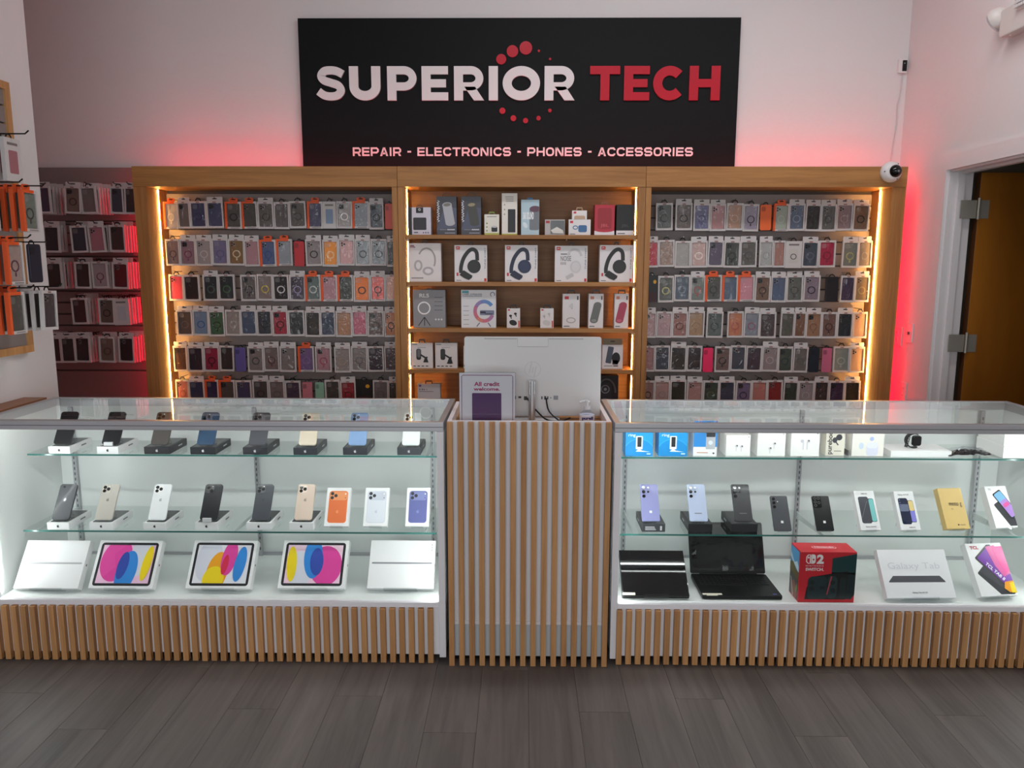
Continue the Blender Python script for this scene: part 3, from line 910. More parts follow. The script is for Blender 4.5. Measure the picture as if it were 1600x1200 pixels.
def wide_glyph(ch, x0, w, z0, h, t):
    """squared extended capitals of the tagline"""
    mb = MB()
    y0, y1 = -0.006, 0.0
    q, r = t / 2, h * 0.30
    S_ = lambda p, closed=False: mb.strip([(x0 + a, z0 + b) for a, b in p], t, y0, y1, closed)
    mid = h / 2
    if ch in 'O':
        S_(rrect(q, w - q, q, h - q, r, 4), True)
    elif ch == 'C':
        S_([(w - q, h * 0.70), (w - q, h - q - r * 0.5)] + [(w - q - r * 0.4, h - q)] + [(q + r, h - q), (q + r * 0.3, h - q - r * 0.3), (q, h - q - r), (q, q + r), (q + r * 0.3, q + r * 0.3), (q + r, q), (w - q - r * 0.4, q), (w - q, q + r * 0.5), (w - q, h * 0.30)])
    elif ch == 'S':
        S_([(w - q, h * 0.72), (w - q - r * 0.3, h - q), (q + r * 0.4, h - q), (q, h - q - r * 0.4), (q, mid + r * 0.35), (q + r * 0.4, mid), (w - q - r * 0.4, mid), (w - q, mid - r * 0.35), (w - q, q + r * 0.4), (w - q - r * 0.4, q), (q + r * 0.3, q), (q, h * 0.28)])
    elif ch == 'E':
        S_([(w, h - q), (q, h - q), (q, q), (w, q)]); S_([(t, mid), (w * 0.95, mid)])
    elif ch == 'L':
        S_([(q, h), (q, q), (w, q)])
    elif ch == 'T':
        S_([(0, h - q), (w, h - q)]); S_([(w / 2, h - t), (w / 2, 0)])
    elif ch == 'I':
        S_([(w / 2, 0), (w / 2, h)])
    elif ch == 'H':
        S_([(q, 0), (q, h)]); S_([(w - q, 0), (w - q, h)]); S_([(t, mid), (w - t, mid)])
    elif ch == 'N':
        S_([(q, 0), (q, h)]); S_([(w - q, 0), (w - q, h)]); mb.prism([(x0 + t * 0.2, z0 + h), (x0 + t * 1.4, z0 + h), (x0 + w - t * 0.2, z0), (x0 + w - t * 1.4, z0)], y0, y1)
    elif ch == 'A':
        mb.prism([(x0, z0), (x0 + t * 1.2, z0), (x0 + w / 2 + t * 0.3, z0 + h), (x0 + w / 2 - t * 0.6, z0 + h)], y0, y1)
        mb.prism([(x0 + w, z0), (x0 + w - t * 1.2, z0), (x0 + w / 2 - t * 0.3, z0 + h), (x0 + w / 2 + t * 0.6, z0 + h)], y0, y1)
        S_([(w * 0.22, h * 0.30), (w * 0.78, h * 0.30)])
    elif ch in 'PR':
        S_([(q, 0), (q, h)])
        S_([(t, h - q), (w - q - r * 0.5, h - q), (w - q, h - q - r * 0.5), (w - q, h * 0.40 + r * 0.5), (w - q - r * 0.5, h * 0.40), (t, h * 0.40)])
        if ch == 'R':
            mb.prism([(x0 + w * 0.55, z0 + h * 0.36), (x0 + w * 0.80, z0 + h * 0.36), (x0 + w, z0), (x0 + w - t * 1.3, z0)], y0, y1)
    elif ch == '-':
        S_([(w * 0.1, mid), (w * 0.9, mid)])
    return mb


TAG = 'REPAIR - ELECTRONICS - PHONES - ACCESSORIES'
UW = {'I': 0.30, ' ': 0.42, '-': 0.55, 'L': 0.88, 'E': 0.92}
tot = sum(UW.get(c, 1.0) + 0.16 for c in TAG) - 0.16
unit = (x_r - x_l) / tot
xx = x_l
hh = tag_z1 - tag_z0
for c in TAG:
    wv = UW.get(c, 1.0) * unit
    if c != ' ':
        wide_glyph(c, xx, wv, tag_z0, hh, hh * 0.20).build('letter', SW, sign)
    xx += wv + 0.16 * unit

# ------------------------------------------------------------------ glass display cases
CY0, CY1, CTOP, DECK = 2.88, 3.40, 0.98, 0.245
S1, S2, S1F, S2F = 0.791, 0.484, 3.10, 3.03
SLAT_ME = MB().box(-0.011, 0.011, 0.0, 0.020, 0.003, 0.230).mesh('slat', OAK_SLAT, bevel=0.0008)


def glass_case(label, x0, x1, uprights):
    t = thing('display_case', label, 'display case', (0, 0, 0))
    MB().box(x0 + 0.004, x1 - 0.004, CY0 - 0.004, CY1, 0.030, 0.232).build('base_panel', WHITE_LAM, t)
    MB().box(x0 + 0.05, x1 - 0.05, CY0 + 0.06, CY1 - 0.04, 0.0, 0.030).build('plinth', BLACK, t)
    MB().box(x0 + 0.026, x1 - 0.026, CY0 - 0.012, CY0 + 0.016, 0.232, 0.252).build('sill_rail', WHITE_LAM, t, bevel=0.001)
    MB().box(x0 + 0.004, x1 - 0.004, CY0 + 0.016, CY1, 0.232, DECK).build('deck', CASE_WHITE, t)
    for xa in (x0, x1 - 0.016):
        MB().box(xa, xa + 0.016, CY0 + 0.02, CY1, DECK, 0.944).build('end_panel', CASE_WHITE, t)
    for xa in (x0, x1 - 0.026):
        MB().box(xa, xa + 0.026, CY0 - 0.011, CY0 + 0.014, 0.02, 0.944).build('corner_post', WHITE_LAM, t, bevel=0.001)
    # aluminium top frame
    fr = MB().box(x0, x1, CY0 - 0.006, CY0 + 0.022, 0.944, CTOP).build('front_rail', ALU, t, bevel=0.002)
    MB().box(x0 + 0.002, x1 - 0.002, CY0 - 0.0075, CY0 - 0.006, 0.960, 0.9625).build('rail_groove', mat('rail_groove_grey', '6f6f74', 0.5), fr)
    MB().box(x0, x1, CY1 - 0.022, CY1, 0.944, CTOP).build('rear_rail', ALU, t)
    for xa in (x0, x1 - 0.022):
        MB().box(xa, xa + 0.022, CY0 + 0.022, CY1 - 0.022, 0.944, CTOP).build('side_rail', ALU, t)
    MB().box(x0 + 0.022, x1 - 0.022, CY0 + 0.022, CY1 - 0.022, CTOP - 0.008, CTOP - 0.002).build('top_glass', GLASS, t)
    MB().box(x0 + 0.026, x1 - 0.026, CY0 + 0.002, CY0 + 0.007, 0.252, 0.944).build('front_glass', GLASS, t)
    # white sliding back doors
    n = 2
    w = (x1 - x0 - 0.032) / n
    for i in range(n):
        xa = x0 + 0.016 + i * w
        d = MB().box(xa, xa + w - 0.001, CY1 - 0.020 + 0.008 * (i % 2), CY1 - 0.013 + 0.008 * (i % 2), DECK + 0.012, 0.944).build('sliding_door', CASE_WHITE, t)
        xe = xa + w - 0.03 if i == 0 else xa + 0.012
    MB().box(x0 + 0.016, x1 - 0.016, CY1 - 0.026, CY1 - 0.001, DECK, DECK + 0.012).build('door_track', ALU, t)
    for ux in uprights:
        u = MB().box(ux - 0.009, ux + 0.009, CY1 - 0.036, CY1 - 0.024, DECK, 0.94).build('upright', ALU, t)
        m = MB()
        for k in range(26):
            z = DECK + 0.03 + k * 0.025
            m.box(ux - 0.0025, ux + 0.0025, CY1 - 0.0368, CY1 - 0.0360, z, z + 0.013)
        so = m.build('slot_row', mat('slot_dark', '55585a', 0.6), u)
        so['kind'] = 'stuff'
    for z, yf in ((S1, S1F), (S2, S2F)):
        s = MB().box(x0 + 0.05, x1 - 0.05, yf, CY1 - 0.045, z - 0.007, z).build('glass_shelf', SHELF_GLASS, t)
        MB().box(x0 + 0.05, x1 - 0.05, yf - 0.0009, yf - 0.0001, z - 0.007, z).build('glass_edge', GLASS_EDGE, s)
        for ux in uprights:
            m = MB().prism([(yf + 0.02, z - 0.009), (CY1 - 0.037, z - 0.009), (CY1 - 0.037, z - 0.045), (CY1 - 0.06, z - 0.04), (yf + 0.02, z - 0.016)], -0.002, 0.002)
            m.v = [(ux + y_, x_, z_) for x_, y_, z_ in m.v]
            m.build('shelf_bracket', mat('white_metal', 'd9dcdc', 0.4), s)
    # cool white light strips: behind the corner posts and under the front rail
    for xa, xb in ((x0 + 0.0165, x0 + 0.0205), (x1 - 0.0205, x1 - 0.0165)):
        MB().box(xa, xb, CY0 + 0.026, CY0 + 0.034, DECK + 0.02, 0.93).build('light_strip', COOL_LED, t)
    MB().box(x0 + 0.05, x1 - 0.05, CY0 + 0.0224, CY0 + 0.028, 0.947, 0.953).build('light_strip', COOL_LED, t)
    # oak slats on the base
    n = int(round((x1 - x0 - 0.03) / 0.0378))
    for i in range(n):
        if x0 < 0:
            sx = x0 + 0.014 + i * 0.0378 + 0.004
        else:
            sx = x0 + 0.034 + i * 0.0378
        if sx > x1 - 0.012:
            break
        if x0 < 0 and sx > x1 - 0.036:
            break
        link('slat', SLAT_ME, t, (sx, CY0 - 0.0242, random.uniform(-0.001, 0.001)))
    return t


LX0, LX1, RX0, RX1 = -2.115, -0.298, 0.357, 2.165
glass_case('lit glass display case of phones on the left, slatted wood base', LX0, LX1, (-2.03, -1.2, -0.40))
glass_case('lit glass display case on the right with open laptop, slatted wood base', RX0, RX1, (0.468, 1.25, 2.045))

# ------------------------------------------------------------------ slatted middle counter
ct = thing('service_counter', 'tall middle counter clad in vertical oak slats under the computer', 'counter', (0, 0, 0))
KX0, KX1 = -0.283, 0.342
MB().box(KX0, KX1, 2.862, 2.878, 0.182, 0.988).build('front_panel', WHITE_LAM, ct)
MB().box(KX0 + 0.02, KX1 - 0.02, 2.868, 2.88, 0.03, 0.168).build('lower_panel', mat('cool_white_panel', 'cfd6dc', 0.45), ct)
MB().box(KX0, KX1, 2.858, 2.878, 0.168, 0.182).build('ledge', WHITE_LAM, ct)
for xa in (KX0, KX1 - 0.016):
    MB().box(xa, xa + 0.016, 2.878, 3.285, 0.02, 0.988).build('side_panel', WHITE_LAM, ct)
MB().box(KX0 + 0.016, KX1 - 0.016, 2.878, 3.285, 0.925, 0.95).build('worktop', OAK_H, ct)
MB().box(KX0 + 0.016, KX1 - 0.016, 2.90, 3.25, 0.0, 0.03).build('plinth', BLACK, ct)
TALL_ME = MB().box(-0.0105, 0.0105, 0.0, 0.020, 0.002, 0.988).mesh('slat', OAK_SLAT, bevel=0.0008)
for i in range(16):
    link('slat', TALL_ME, ct, (KX0 + 0.011 + i * (KX1 - KX0 - 0.022) / 15, 2.838, random.uniform(-0.0015, 0.0005)))
WT = 0.95

# ---- all-in-one computer seen from behind
pc = thing('desktop_computer', 'white all-in-one computer seen from behind on the middle counter', 'computer', (0.045, 3.10, WT))
PCW = mat('pearl_plastic', 'd2d1d2', 0.38)
MB().prism(rrect(-0.278, 0.278, 0.012, 0.337, 0.008), 0.0, 0.022).build('back_shell', PCW, pc, bevel=0.003)
MB().prism(rrect(-0.275, 0.275, 0.02, 0.335, 0.006), 0.0225, 0.030).build('screen', BLACK, pc)
MB().prism(rect(-0.062, 0.062, 0.298, 0.335), -0.0012, -0.0002).build('camera_cover', mat('pearl_plastic_2', 'd6d5d6', 0.36), pc)
MB().strip([(-0.062, 0.334), (-0.062, 0.298), (0.062, 0.298), (0.062, 0.334)], 0.001, -0.0016, -0.0012).build('seam', P('8a8a8c'), pc)
m = MB()
for k in range(58):
    xx = -0.195 + k * 0.0069
    if abs(xx) > 0.066:
        m.box(xx, xx + 0.0042, -0.0006, 0.0006, 0.3285, 0.3312)
vo = m.build('vent_row', P('55555a'), pc)
vo['kind'] = 'stuff'
lg = MB().strip(ellipse(0.0, 0.205, 0.032, 0.032, n=32), 0.003, -0.0006, 0.0, True).build('logo', mat('logo_silver', 'c6c5c8', 0.3), pc)
for k, (a, b, c, d) in enumerate(((-0.014, 0.19, -0.004, 0.235), (-0.002, 0.19, 0.003, 0.215), (0.006, 0.176, 0.015, 0.219))):
    MB().strip([(a, b), (c, d)], 0.005, -0.0006, 0.0).build('logo_stroke', mat('logo_silver', 'c6c5c8', 0.3), lg)
for a, b, z0_, z1_ in ((-0.075, -0.068, 0.082, 0.095), (-0.058, -0.046, 0.086, 0.094), (-0.035, -0.022, 0.078, 0.094), (0.036, 0.041, 0.082, 0.094), (0.048, 0.056, 0.080, 0.095), (0.060, 0.065, 0.082, 0.094), (0.073, 0.077, 0.086, 0.090), (0.086, 0.105, 0.080, 0.097)):
    MB().box(a, b, -0.001, 0.0, z0_, z1_).build('port', P('2a2a2e') if b < 0.08 else P('8d8d92'), pc)
MB().cyl((-0.002, -0.045, 0.006), (-0.002, -0.045, 0.165), 0.0145, n=24).build('stand_column', mat('brushed_silver', 'bdbdc0', 0.28, 0.85), pc, smooth=True)
MB().box(-0.012, 0.008, -0.045, 0.002, 0.14, 0.158).build('stand_arm', mat('brushed_silver', 'bdbdc0', 0.28, 0.85), pc)
MB().prism(rrect(-0.11, 0.11, -0.06, 0.06, 0.02), 0.0, 0.006).build('stand_base', PCW, pc)
sb = [c for c in pc.children if c.name.startswith('stand_base')][0]
sb.rotation_euler = (math.radians(90), 0, 0)
sb.location = (0, 0.005, 0.0005)
for nm, pts, lab in (('power_cable', [(0.024, 3.098, 1.036), (0.03, 3.07, 1.03), (0.06, 3.05, 0.995), (0.10, 3.03, 0.962), (0.15, 3.03, 0.9545), (0.20, 3.1, 0.9545)], 'black power cable drooping from left port of the computer'),
                     ('usb_cable', [(0.102, 3.096, 1.036), (0.103, 3.075, 1.02), (0.112, 3.06, 0.99), (0.14, 3.04, 0.965), (0.17, 3.01, 0.9545), (0.25, 3.02, 0.9545)], 'black data cable hanging from right port of the computer')):
    c = MB().tube(crom(pts, 5), 0.0032, 8).build(nm, BLACK, smooth=True)
    tag(c, lab, 'cable')

# ---- acrylic sign holder
sg = thing('sign_holder', 'clear acrylic stand with purple and white credit notice, beside the computer', 'sign', (-0.133, 2.935, WT))
MB().box(-0.110, 0.110, 0.0, 0.002, 0.004, 0.216).build('front_sheet', ACRYLIC, sg)
MB().box(-0.108, 0.108, 0.003, 0.004, 0.004, 0.213).build('paper', P('ece8f2', 0.5), sg)
MB().box(-0.110, 0.110, 0.005, 0.007, 0.004, 0.216).build('back_sheet', ACRYLIC, sg)
MB().box(-0.110, 0.110, 0.0, 0.07, 0.0005, 0.0035).build('foot', ACRYLIC, sg)
MB().strip([(-0.099, 0.008), (-0.099, 0.199), (-0.094, 0.204), (0.094, 0.204), (0.099, 0.199), (0.099, 0.008)], 0.0022, 0.0024, 0.0029).build('printed_border', P('8c3a6c'), sg)
lettering(sg, 'All credit', -0.051, 0.048, 0.161, 0.178, P('b02a66'), y=0.0026, bold=0.03)
lettering(sg, 'welcome.', -0.053, 0.049, 0.143, 0.157, P('b02a66'), y=0.0026, bold=0.03)
MB().prism(rrect(-0.059, 0.055, 0.02, 0.134, 0.004), 0.0024, 0.0029).build('printed_square', P('5a2a68'), sg)

# ---- hand sanitiser pump bottle
sp = at(917, 655, Y=3.0)
hb = thing('sanitizer_bottle', 'clear pump bottle of hand sanitiser at the right of the counter', 'bottle', (sp.x, 3.0, WT))
MB().lathe([(0.026, 0.001), (0.029, 0.006), (0.029, 0.036), (0.026, 0.046), (0.013, 0.056), (0.012, 0.060)], 24).build('bottle', glass_mat('bottle_plastic', (0.86, 0.9, 0.95), 1.45), hb, smooth=True)
MB().lathe([(0.0296, 0.010), (0.0296, 0.040)], 24).build('label_wrap', P('e4e2ee'), hb, smooth=True)
lettering(hb, 'purell', -0.022, 0.022, 0.020, 0.036, P('30246e'), y=-0.0305, bold=0.05)
MB().lathe([(0.014, 0.0605), (0.014, 0.072), (0.006, 0.074), (0.005, 0.088), (0.010, 0.089), (0.011, 0.096), (0.004, 0.098)], 20).build('pump', mat('milky_pump', 'd6d6da', 0.25), hb, smooth=True)
MB().tube([(0, 0, 0.093), (-0.02, -0.004, 0.093), (-0.03, -0.006, 0.088)], 0.0042, 10).build('nozzle', mat('milky_pump', 'd6d6da', 0.25), hb, smooth=True)


# ------------------------------------------------------------------ product builders
def apple(cx, cz, s):
    """bitten fruit mark, outline in (x, z)"""
    body = [(0.0, 0.30), (0.14, 0.36), (0.30, 0.34), (0.42, 0.22), (0.30, 0.10), (0.28, -0.06), (0.36, -0.20), (0.46, -0.26), (0.36, -0.46), (0.22, -0.60), (0.0, -0.54), (-0.22, -0.60), (-0.36, -0.46), (-0.46, -0.20), (-0.48, 0.06), (-0.40, 0.26), (-0.24, 0.36), (-0.10, 0.34)]
    leaf = [(0.0, 0.42), (0.03, 0.56), (0.18, 0.68), (0.20, 0.54), (0.12, 0.44)]
    return [(cx + s * a, cz + s * b) for a, b in body], [(cx + s * a, cz + s * b) for a, b in leaf]


def logo_mark(parent, cx, cz, s, material, y=-0.0006):
    b, l = apple(cx, cz, s)
    MB().prism(b, y, y + 0.0004).prism(l, y, y + 0.0004).build('logo', material, parent)


def easel(loc, lean, h, d, w, label, group, rotz=0):
    """clear bent plastic easel carrying a leaning thing of thickness d"""
    t = thing('acrylic_easel', label, 'stand', loc, (0, 0, rotz), group)
    s, c = math.sin(lean), math.cos(lean)
    lift = d * s
    f = lambda y, z: (y * c + z * s, lift - y * s + z * c)
    pts = [f(-0.0025, 0.008), f(-0.0025, -0.0025), f(d + 0.0025, -0.0025), f(d + 0.0025, h)]
    back = f(d + 0.003, h)
    pts += [(back[0] + 0.006, back[1] - 0.002), (back[0] + 0.030, 0.002 if back[1] > 0.03 else 0.002)]
    m = MB().strip(pts, 0.0022, -w / 2, w / 2)
    m.v = [(y_, x_, max(z_, 0.0004)) for x_, y_, z_ in m.v]
    m.build('easel_sheet', ACRYLIC, t)
    return t


def place_lean(px, py, zs, d, lean):
    return at(px, py, Z=zs + d * math.sin(lean))


def phone(label, loc, lean, style, col, rotz=0.0, w=0.0735, h=0.150, logo='apple', band=False, group=None):
    t = thing('smart_phone', label, 'phone', loc, (-lean, 0, rotz), group)
    bd = mat('phone_back_' + col, col, 0.34, coat=0.06, spec=0.35)
    rr = 0.011 if logo == 'apple' else 0.006
    MB().prism(rrect(-w / 2, w / 2, 0, h, rr, 5), 0, 0.0078).build('body', bd, t, bevel=0.0015)
    dk = mat('lens_glass', '0a0a0c', 0.08)
    rim = mat('lens_rim_' + col, tuple(min(0.9, x * 1.15 + 0.02) for x in lin(col)), 0.3)
    if style == 'single':
        b = MB().prism(ellipse(-w / 2 + 0.020, h - 0.013, 0.006, 0.006), -0.001, -0.0001).build('camera_bump', rim, t)
        MB().prism(ellipse(-w / 2 + 0.020, h - 0.013, 0.0045, 0.0045), -0.0016, -0.001).build('lens', dk, b)
    elif style in ('triple', 'dual'):
        x0, z1 = -w / 2 + 0.005, h - 0.005
        b = MB().prism(rrect(x0, x0 + 0.036, z1 - 0.036, z1, 0.010), -0.0022, -0.0001).build('camera_bump', rim, t, bevel=0.0008)
        sp_ = ((0.0105, -0.0105), (0.0105, -0.0262), (0.0262, -0.0180)) if style == 'triple' else ((0.0105, -0.0105), (0.0255, -0.0255))
        for a, c in sp_:
            MB().prism(ellipse(x0 + a, z1 + c, 0.0070, 0.0070, n=20), -0.0042, -0.0022).build('lens', dk, b)
        MB().prism(ellipse(x0 + 0.028, z1 - 0.0065, 0.0026, 0.0026, n=12), -0.0026, -0.0022).build('flash', P('f4efe0'), b)
    elif style == 'column5':
        b = MB().prism(ellipse(-w / 2 + 0.014, h - 0.015, 0.0070, 0.0070, n=20), -0.003, -0.0001).build('lens', dk, t)
        for a, c, r in ((0.014, 0.034, 0.0070), (0.014, 0.053, 0.0070), (0.033, 0.0165, 0.0042), (0.033, 0.034, 0.0042)):
            MB().prism(ellipse(-w / 2 + a, h - c, r, r, n=18), -0.003, -0.0001).build('lens', dk, t)
    elif style == 'column3':
        for c in (0.014, 0.031, 0.048):
            MB().prism(ellipse(-w / 2 + 0.0135, h - c, 0.0062, 0.0062, n=18), -0.003, -0.0001).build('lens', dk, t)
        MB().prism(ellipse(-w / 2 + 0.029, h - 0.025, 0.002, 0.002, n=10), -0.001, -0.0001).build('flash', P('f4efe0'), t)
    elif style == 'black5':
        b = MB().prism(rrect(-w / 2 + 0.002, -w / 2 + 0.036, h - 0.052, h - 0.003, 0.008), -0.0018, -0.0001).build('camera_bump', mat('gloss_black', '0c0c0e', 0.1), t)
        for a, c in ((0.011, 0.012), (0.011, 0.027), (0.011, 0.042), (0.026, 0.012), (0.026, 0.030)):
            MB().strip(ellipse(-w / 2 + a, h - c, 0.0048, 0.0048, n=16), 0.0012, -0.0024, -0.0018, True).build('lens', P('6a6a70'), b)
    if logo == 'apple':
        lum = sum(lin(col)) / 3
        logo_mark(t, 0.0, h * 0.56, 0.0125, mat('logo_on_' + col, tuple(min(0.95, x * 1.5 + 0.06) if lum < 0.3 else x * 0.82 for x in lin(col)), 0.12, 0.5))
    elif logo == 'square':
        MB().prism(rect(-0.004, 0.006, h * 0.22, h * 0.22 + 0.010), -0.0006, -0.0001).build('sticker', P('f2f2f2'), t)
    elif logo == 'line':
        MB().box(-0.015, 0.015, -0.0005, -0.0001, h * 0.20, h * 0.20 + 0.0035).build('logo', P('6d6d74'), t)
    return t


def flat_box(label, cx, yf, zs, w, h, d, col, ink, rotz=0, top=None, mark=True, group=None, text=None):
    t = thing('phone_box', label, 'box', (cx, yf, zs), (0, 0, rotz), group)
    MB().box(-w / 2, w / 2, 0, d, 0, h - 0.0075).build('tray', mat('card_' + col, col, 0.4), t, bevel=0.0008)
    MB().box(-w / 2 - 0.0004, w / 2 + 0.0004, -0.0004, d + 0.0004, 0.0045, h).build('lid', mat('card_' + col, col, 0.4), t, bevel=0.001)
    if top:
        m = MB().prism(rrect(-w / 2 + 0.008, w / 2 - 0.008, 0.008, d - 0.008, 0.008), h, h + 0.0005)
        m.v = [(x_, z_, y_) for x_, y_, z_ in m.v]
        m.build('printed_phone', mat('print_gloss_' + top, top, 0.25), t)
    if mark:
        logo_mark(t, 0, h * 0.52, 0.0105, P(ink), y=-0.0011)
    if text:
        for q in range(3):
            prn(t, rect(-w * 0.36, w * 0.10 - q * 0.003, h * 0.24 + q * 0.0058, h * 0.24 + q * 0.0058 + 0.0032), P(ink), 2, 'printed_line', y=-0.0012)
        prn(t, rect(w * 0.28, w * 0.36, h * 0.2, h * 0.75), P(ink), 2, 'printed_bar', y=-0.0012)
    # product name on the flank
    m = MB()
    for k in range(5):
        sx = w / 2 + 0.0005 if cx < 0 else -w / 2 - 0.0012
        m.box(sx, sx + 0.0007, d * 0.50 + k * 0.0075, d * 0.50 + k * 0.0075 + 0.005, h * 0.45, h * 0.62)
    lo = m.build('flank_lettering', P(ink), t)
    lo['kind'] = 'stuff'
    return t


LEAN = math.radians(34)
IN_L, IN_R = 'phones in the left case', 'phones in the right case'
EG = 'clear easels under the displayed phones'


def phone_on_box(cx_px, w_px, py, zs, boxcol, phonecol, style, desc, where, name_top, bh=0.031, dx=0, logo='apple', ph=0.150, pw=0.0735, text=None, mark=True, nm_tag=False):
    p = at(cx_px, py, Z=zs)
    y = max(p.y, (S1F if zs == S1 else S2F) + 0.004)
    w = w_px / 1200 * (y * 0.988 + (1.58 - zs) * 0.155)
    ink = '2a2a2c' if sum(lin(boxcol)) > 1 else 'c9c9cc'
    shade = {True: 'white', False: 'black'}[sum(lin(boxcol)) > 1]
    flat_box('%s phone box lying under the %s' % (shade, name_top), p.x, y, zs, w, bh, 0.168, boxcol, ink, top='23252a' if sum(lin(boxcol)) > 1 else '2c2c30', group='phone boxes used as plinths', text=text, mark=mark)
    z = zs + bh + 0.0006
    px = p.x + dx
    yb = y + 0.010
    eo = easel((px, yb, z), LEAN, 0.055, 0.0078, 0.045, 'clear easel holding the %s' % name_top, EG)
    phone(desc, (px, yb, z + 0.0078 * math.sin(LEAN) + 0.0032), LEAN, style, phonecol, w=pw, h=ph, logo=logo, group=IN_L if p.x < 0 else IN_R)
    if nm_tag:
        ez = bpy.data.objects.new('clip_tag', MB().box(-0.018, 0.018, -0.016, -0.006, 0.004, 0.020).mesh('clip_tag', P('d4d6d8'), bevel=0.002))
        COL.objects.link(ez)
        ez.parent = eo


# left case, upper shelf
UPPER = [
    (88, 34, 'e9e9ea', '1b1c20', 'single', 'black phone'), (165, 33.5, 'e9e9ea', '17181b', 'single', 'glossy black phone'),
    (243, 40, '26272b', '4a4543', 'triple', 'graphite phone'), (316, 40, '1f2228', '2d4560', 'triple', 'dark blue phone'),
    (398, 38, '2b2c31', '4b4c52', 'triple', 'dark grey phone'), (477, 37, '2a2c32', 'd2c5b2', 'triple', 'gold phone'),
    (555, 38, '2a2c33', '7f9cc4', 'triple', 'sky blue phone'), (639, 36.5, '33353b', 'dfe6e6', 'triple', 'silver phone')]
for i, (cx, w, bc, pc_, st, nm) in enumerate(UPPER):
    phone_on_box(cx, w, 711, S1, bc, pc_, st, '%s leaning on its box, %s from left on the upper left shelf' % (nm, ORD[i]), '', '%s, upper left shelf' % nm, ph=0.148, dx=0.006, nm_tag=(i == 1))
LOWER = [
    (91, 34.5, 'f0f0f1', '37393f', 'single', 'slate phone'), (158.5, 37, 'f0f0f1', 'bfb9b0', 'triple', 'titanium phone'),
    (242, 36, 'f0f0f1', 'eceef0', 'triple', 'white phone'), (323, 36, 'f0f0f1', '14161d', 'dual', 'midnight phone'),
    (404.5, 39, 'f0f0f1', '43464d', 'triple', 'graphite phone'), (471, 38, 'f0f0f1', 'ddc7b6', 'triple', 'rose gold phone')]
for i, (cx, w, bc, pc_, st, nm) in enumerate(LOWER):
    phone_on_box(cx, w, 828, S2, bc, pc_, st, '%s leaning on its white box, %s from left on the lower left shelf' % (nm, ORD[i]), '', '%s, lower left shelf' % nm, ph=0.156, dx=0.004, nm_tag=(i == 3))
# clip tags on two of the phones
# upright boxes on the lower shelf


def lean_box(name, label, cat, pxl, pxr, py, zs, h, d, lean, col, group=None, w=None, eas=True, rotz=0.0, yshift=0.0, rough=0.4):
    p0, p1 = place_lean(pxl, py, zs, d, lean), place_lean(pxr, py, zs, d, lean)
    w = w or (p1.x - p0.x)
    loc = ((p0.x + p1.x) / 2, (p0.y + p1.y) / 2 + yshift, zs + d * math.sin(lean) + 0.0045)
    t = thing(name, label, cat, loc, (-lean, 0, rotz), group)
    MB().box(-w / 2, w / 2, 0, d, 0, h).build('carton', mat('card_' + col, col, rough), t, bevel=0.0008)
    if eas:
        easel((loc[0], loc[1], zs), lean, h * 0.45, d, w * 0.5, 'clear easel under the ' + ' '.join(label.split()[:11]), 'clear easels under the boxes')
    return t, w


for a, b, col, edge, nm in ((506, 544, 'e8743c', 'f29a62', 'orange'), (567, 605, 'dfe3ec', 'c9cedb', 'silver'), (633, 670, '5a5f96', '7a80b4', 'deep blue')):
    t, w = lean_box('phone_box', 'white upright phone box printed with a %s phone, lower left shelf' % nm, 'box', a, b, 824, S2, 0.163, 0.022, math.radians(30), 'f3f3f4', 'upright phone boxes')
    x0, x1, z0, z1 = -w * 0.39, w * 0.39, 0.014, 0.150
    prn(t, rrect(x0, x1, z0, z1, 0.012), P(edge), 1, 'printed_phone')
    prn(t, rrect(x0 + 0.0015, x1 - 0.0015, z0 + 0.0015, z1 - 0.0015, 0.011), P(col), 2, 'printed_phone')
    prn(t, rrect(x0 + 0.003, x1 - 0.003, z1 - 0.040, z1 - 0.004, 0.010), P(edge), 3, 'printed_camera_bar')
    for u, v in ((0.013, 0.012), (0.013, 0.030), (0.028, 0.021)):
        prn(t, ellipse(x0 + u, z1 - v, 0.0072, 0.0072, n=18), P('23242b'), 4, 'printed_lens')
    prn(t, ellipse(x1 - 0.010, z1 - 0.013, 0.003, 0.003, n=12), P('f8f6ee'), 4, 'printed_flash')
    prn(t, ellipse(x1 - 0.010, z1 - 0.030, 0.002, 0.002, n=12), P('33343b'), 4, 'printed_sensor')
    logo_mark(t, 0, 0.062, 0.012, P(edge), y=-0.0017)

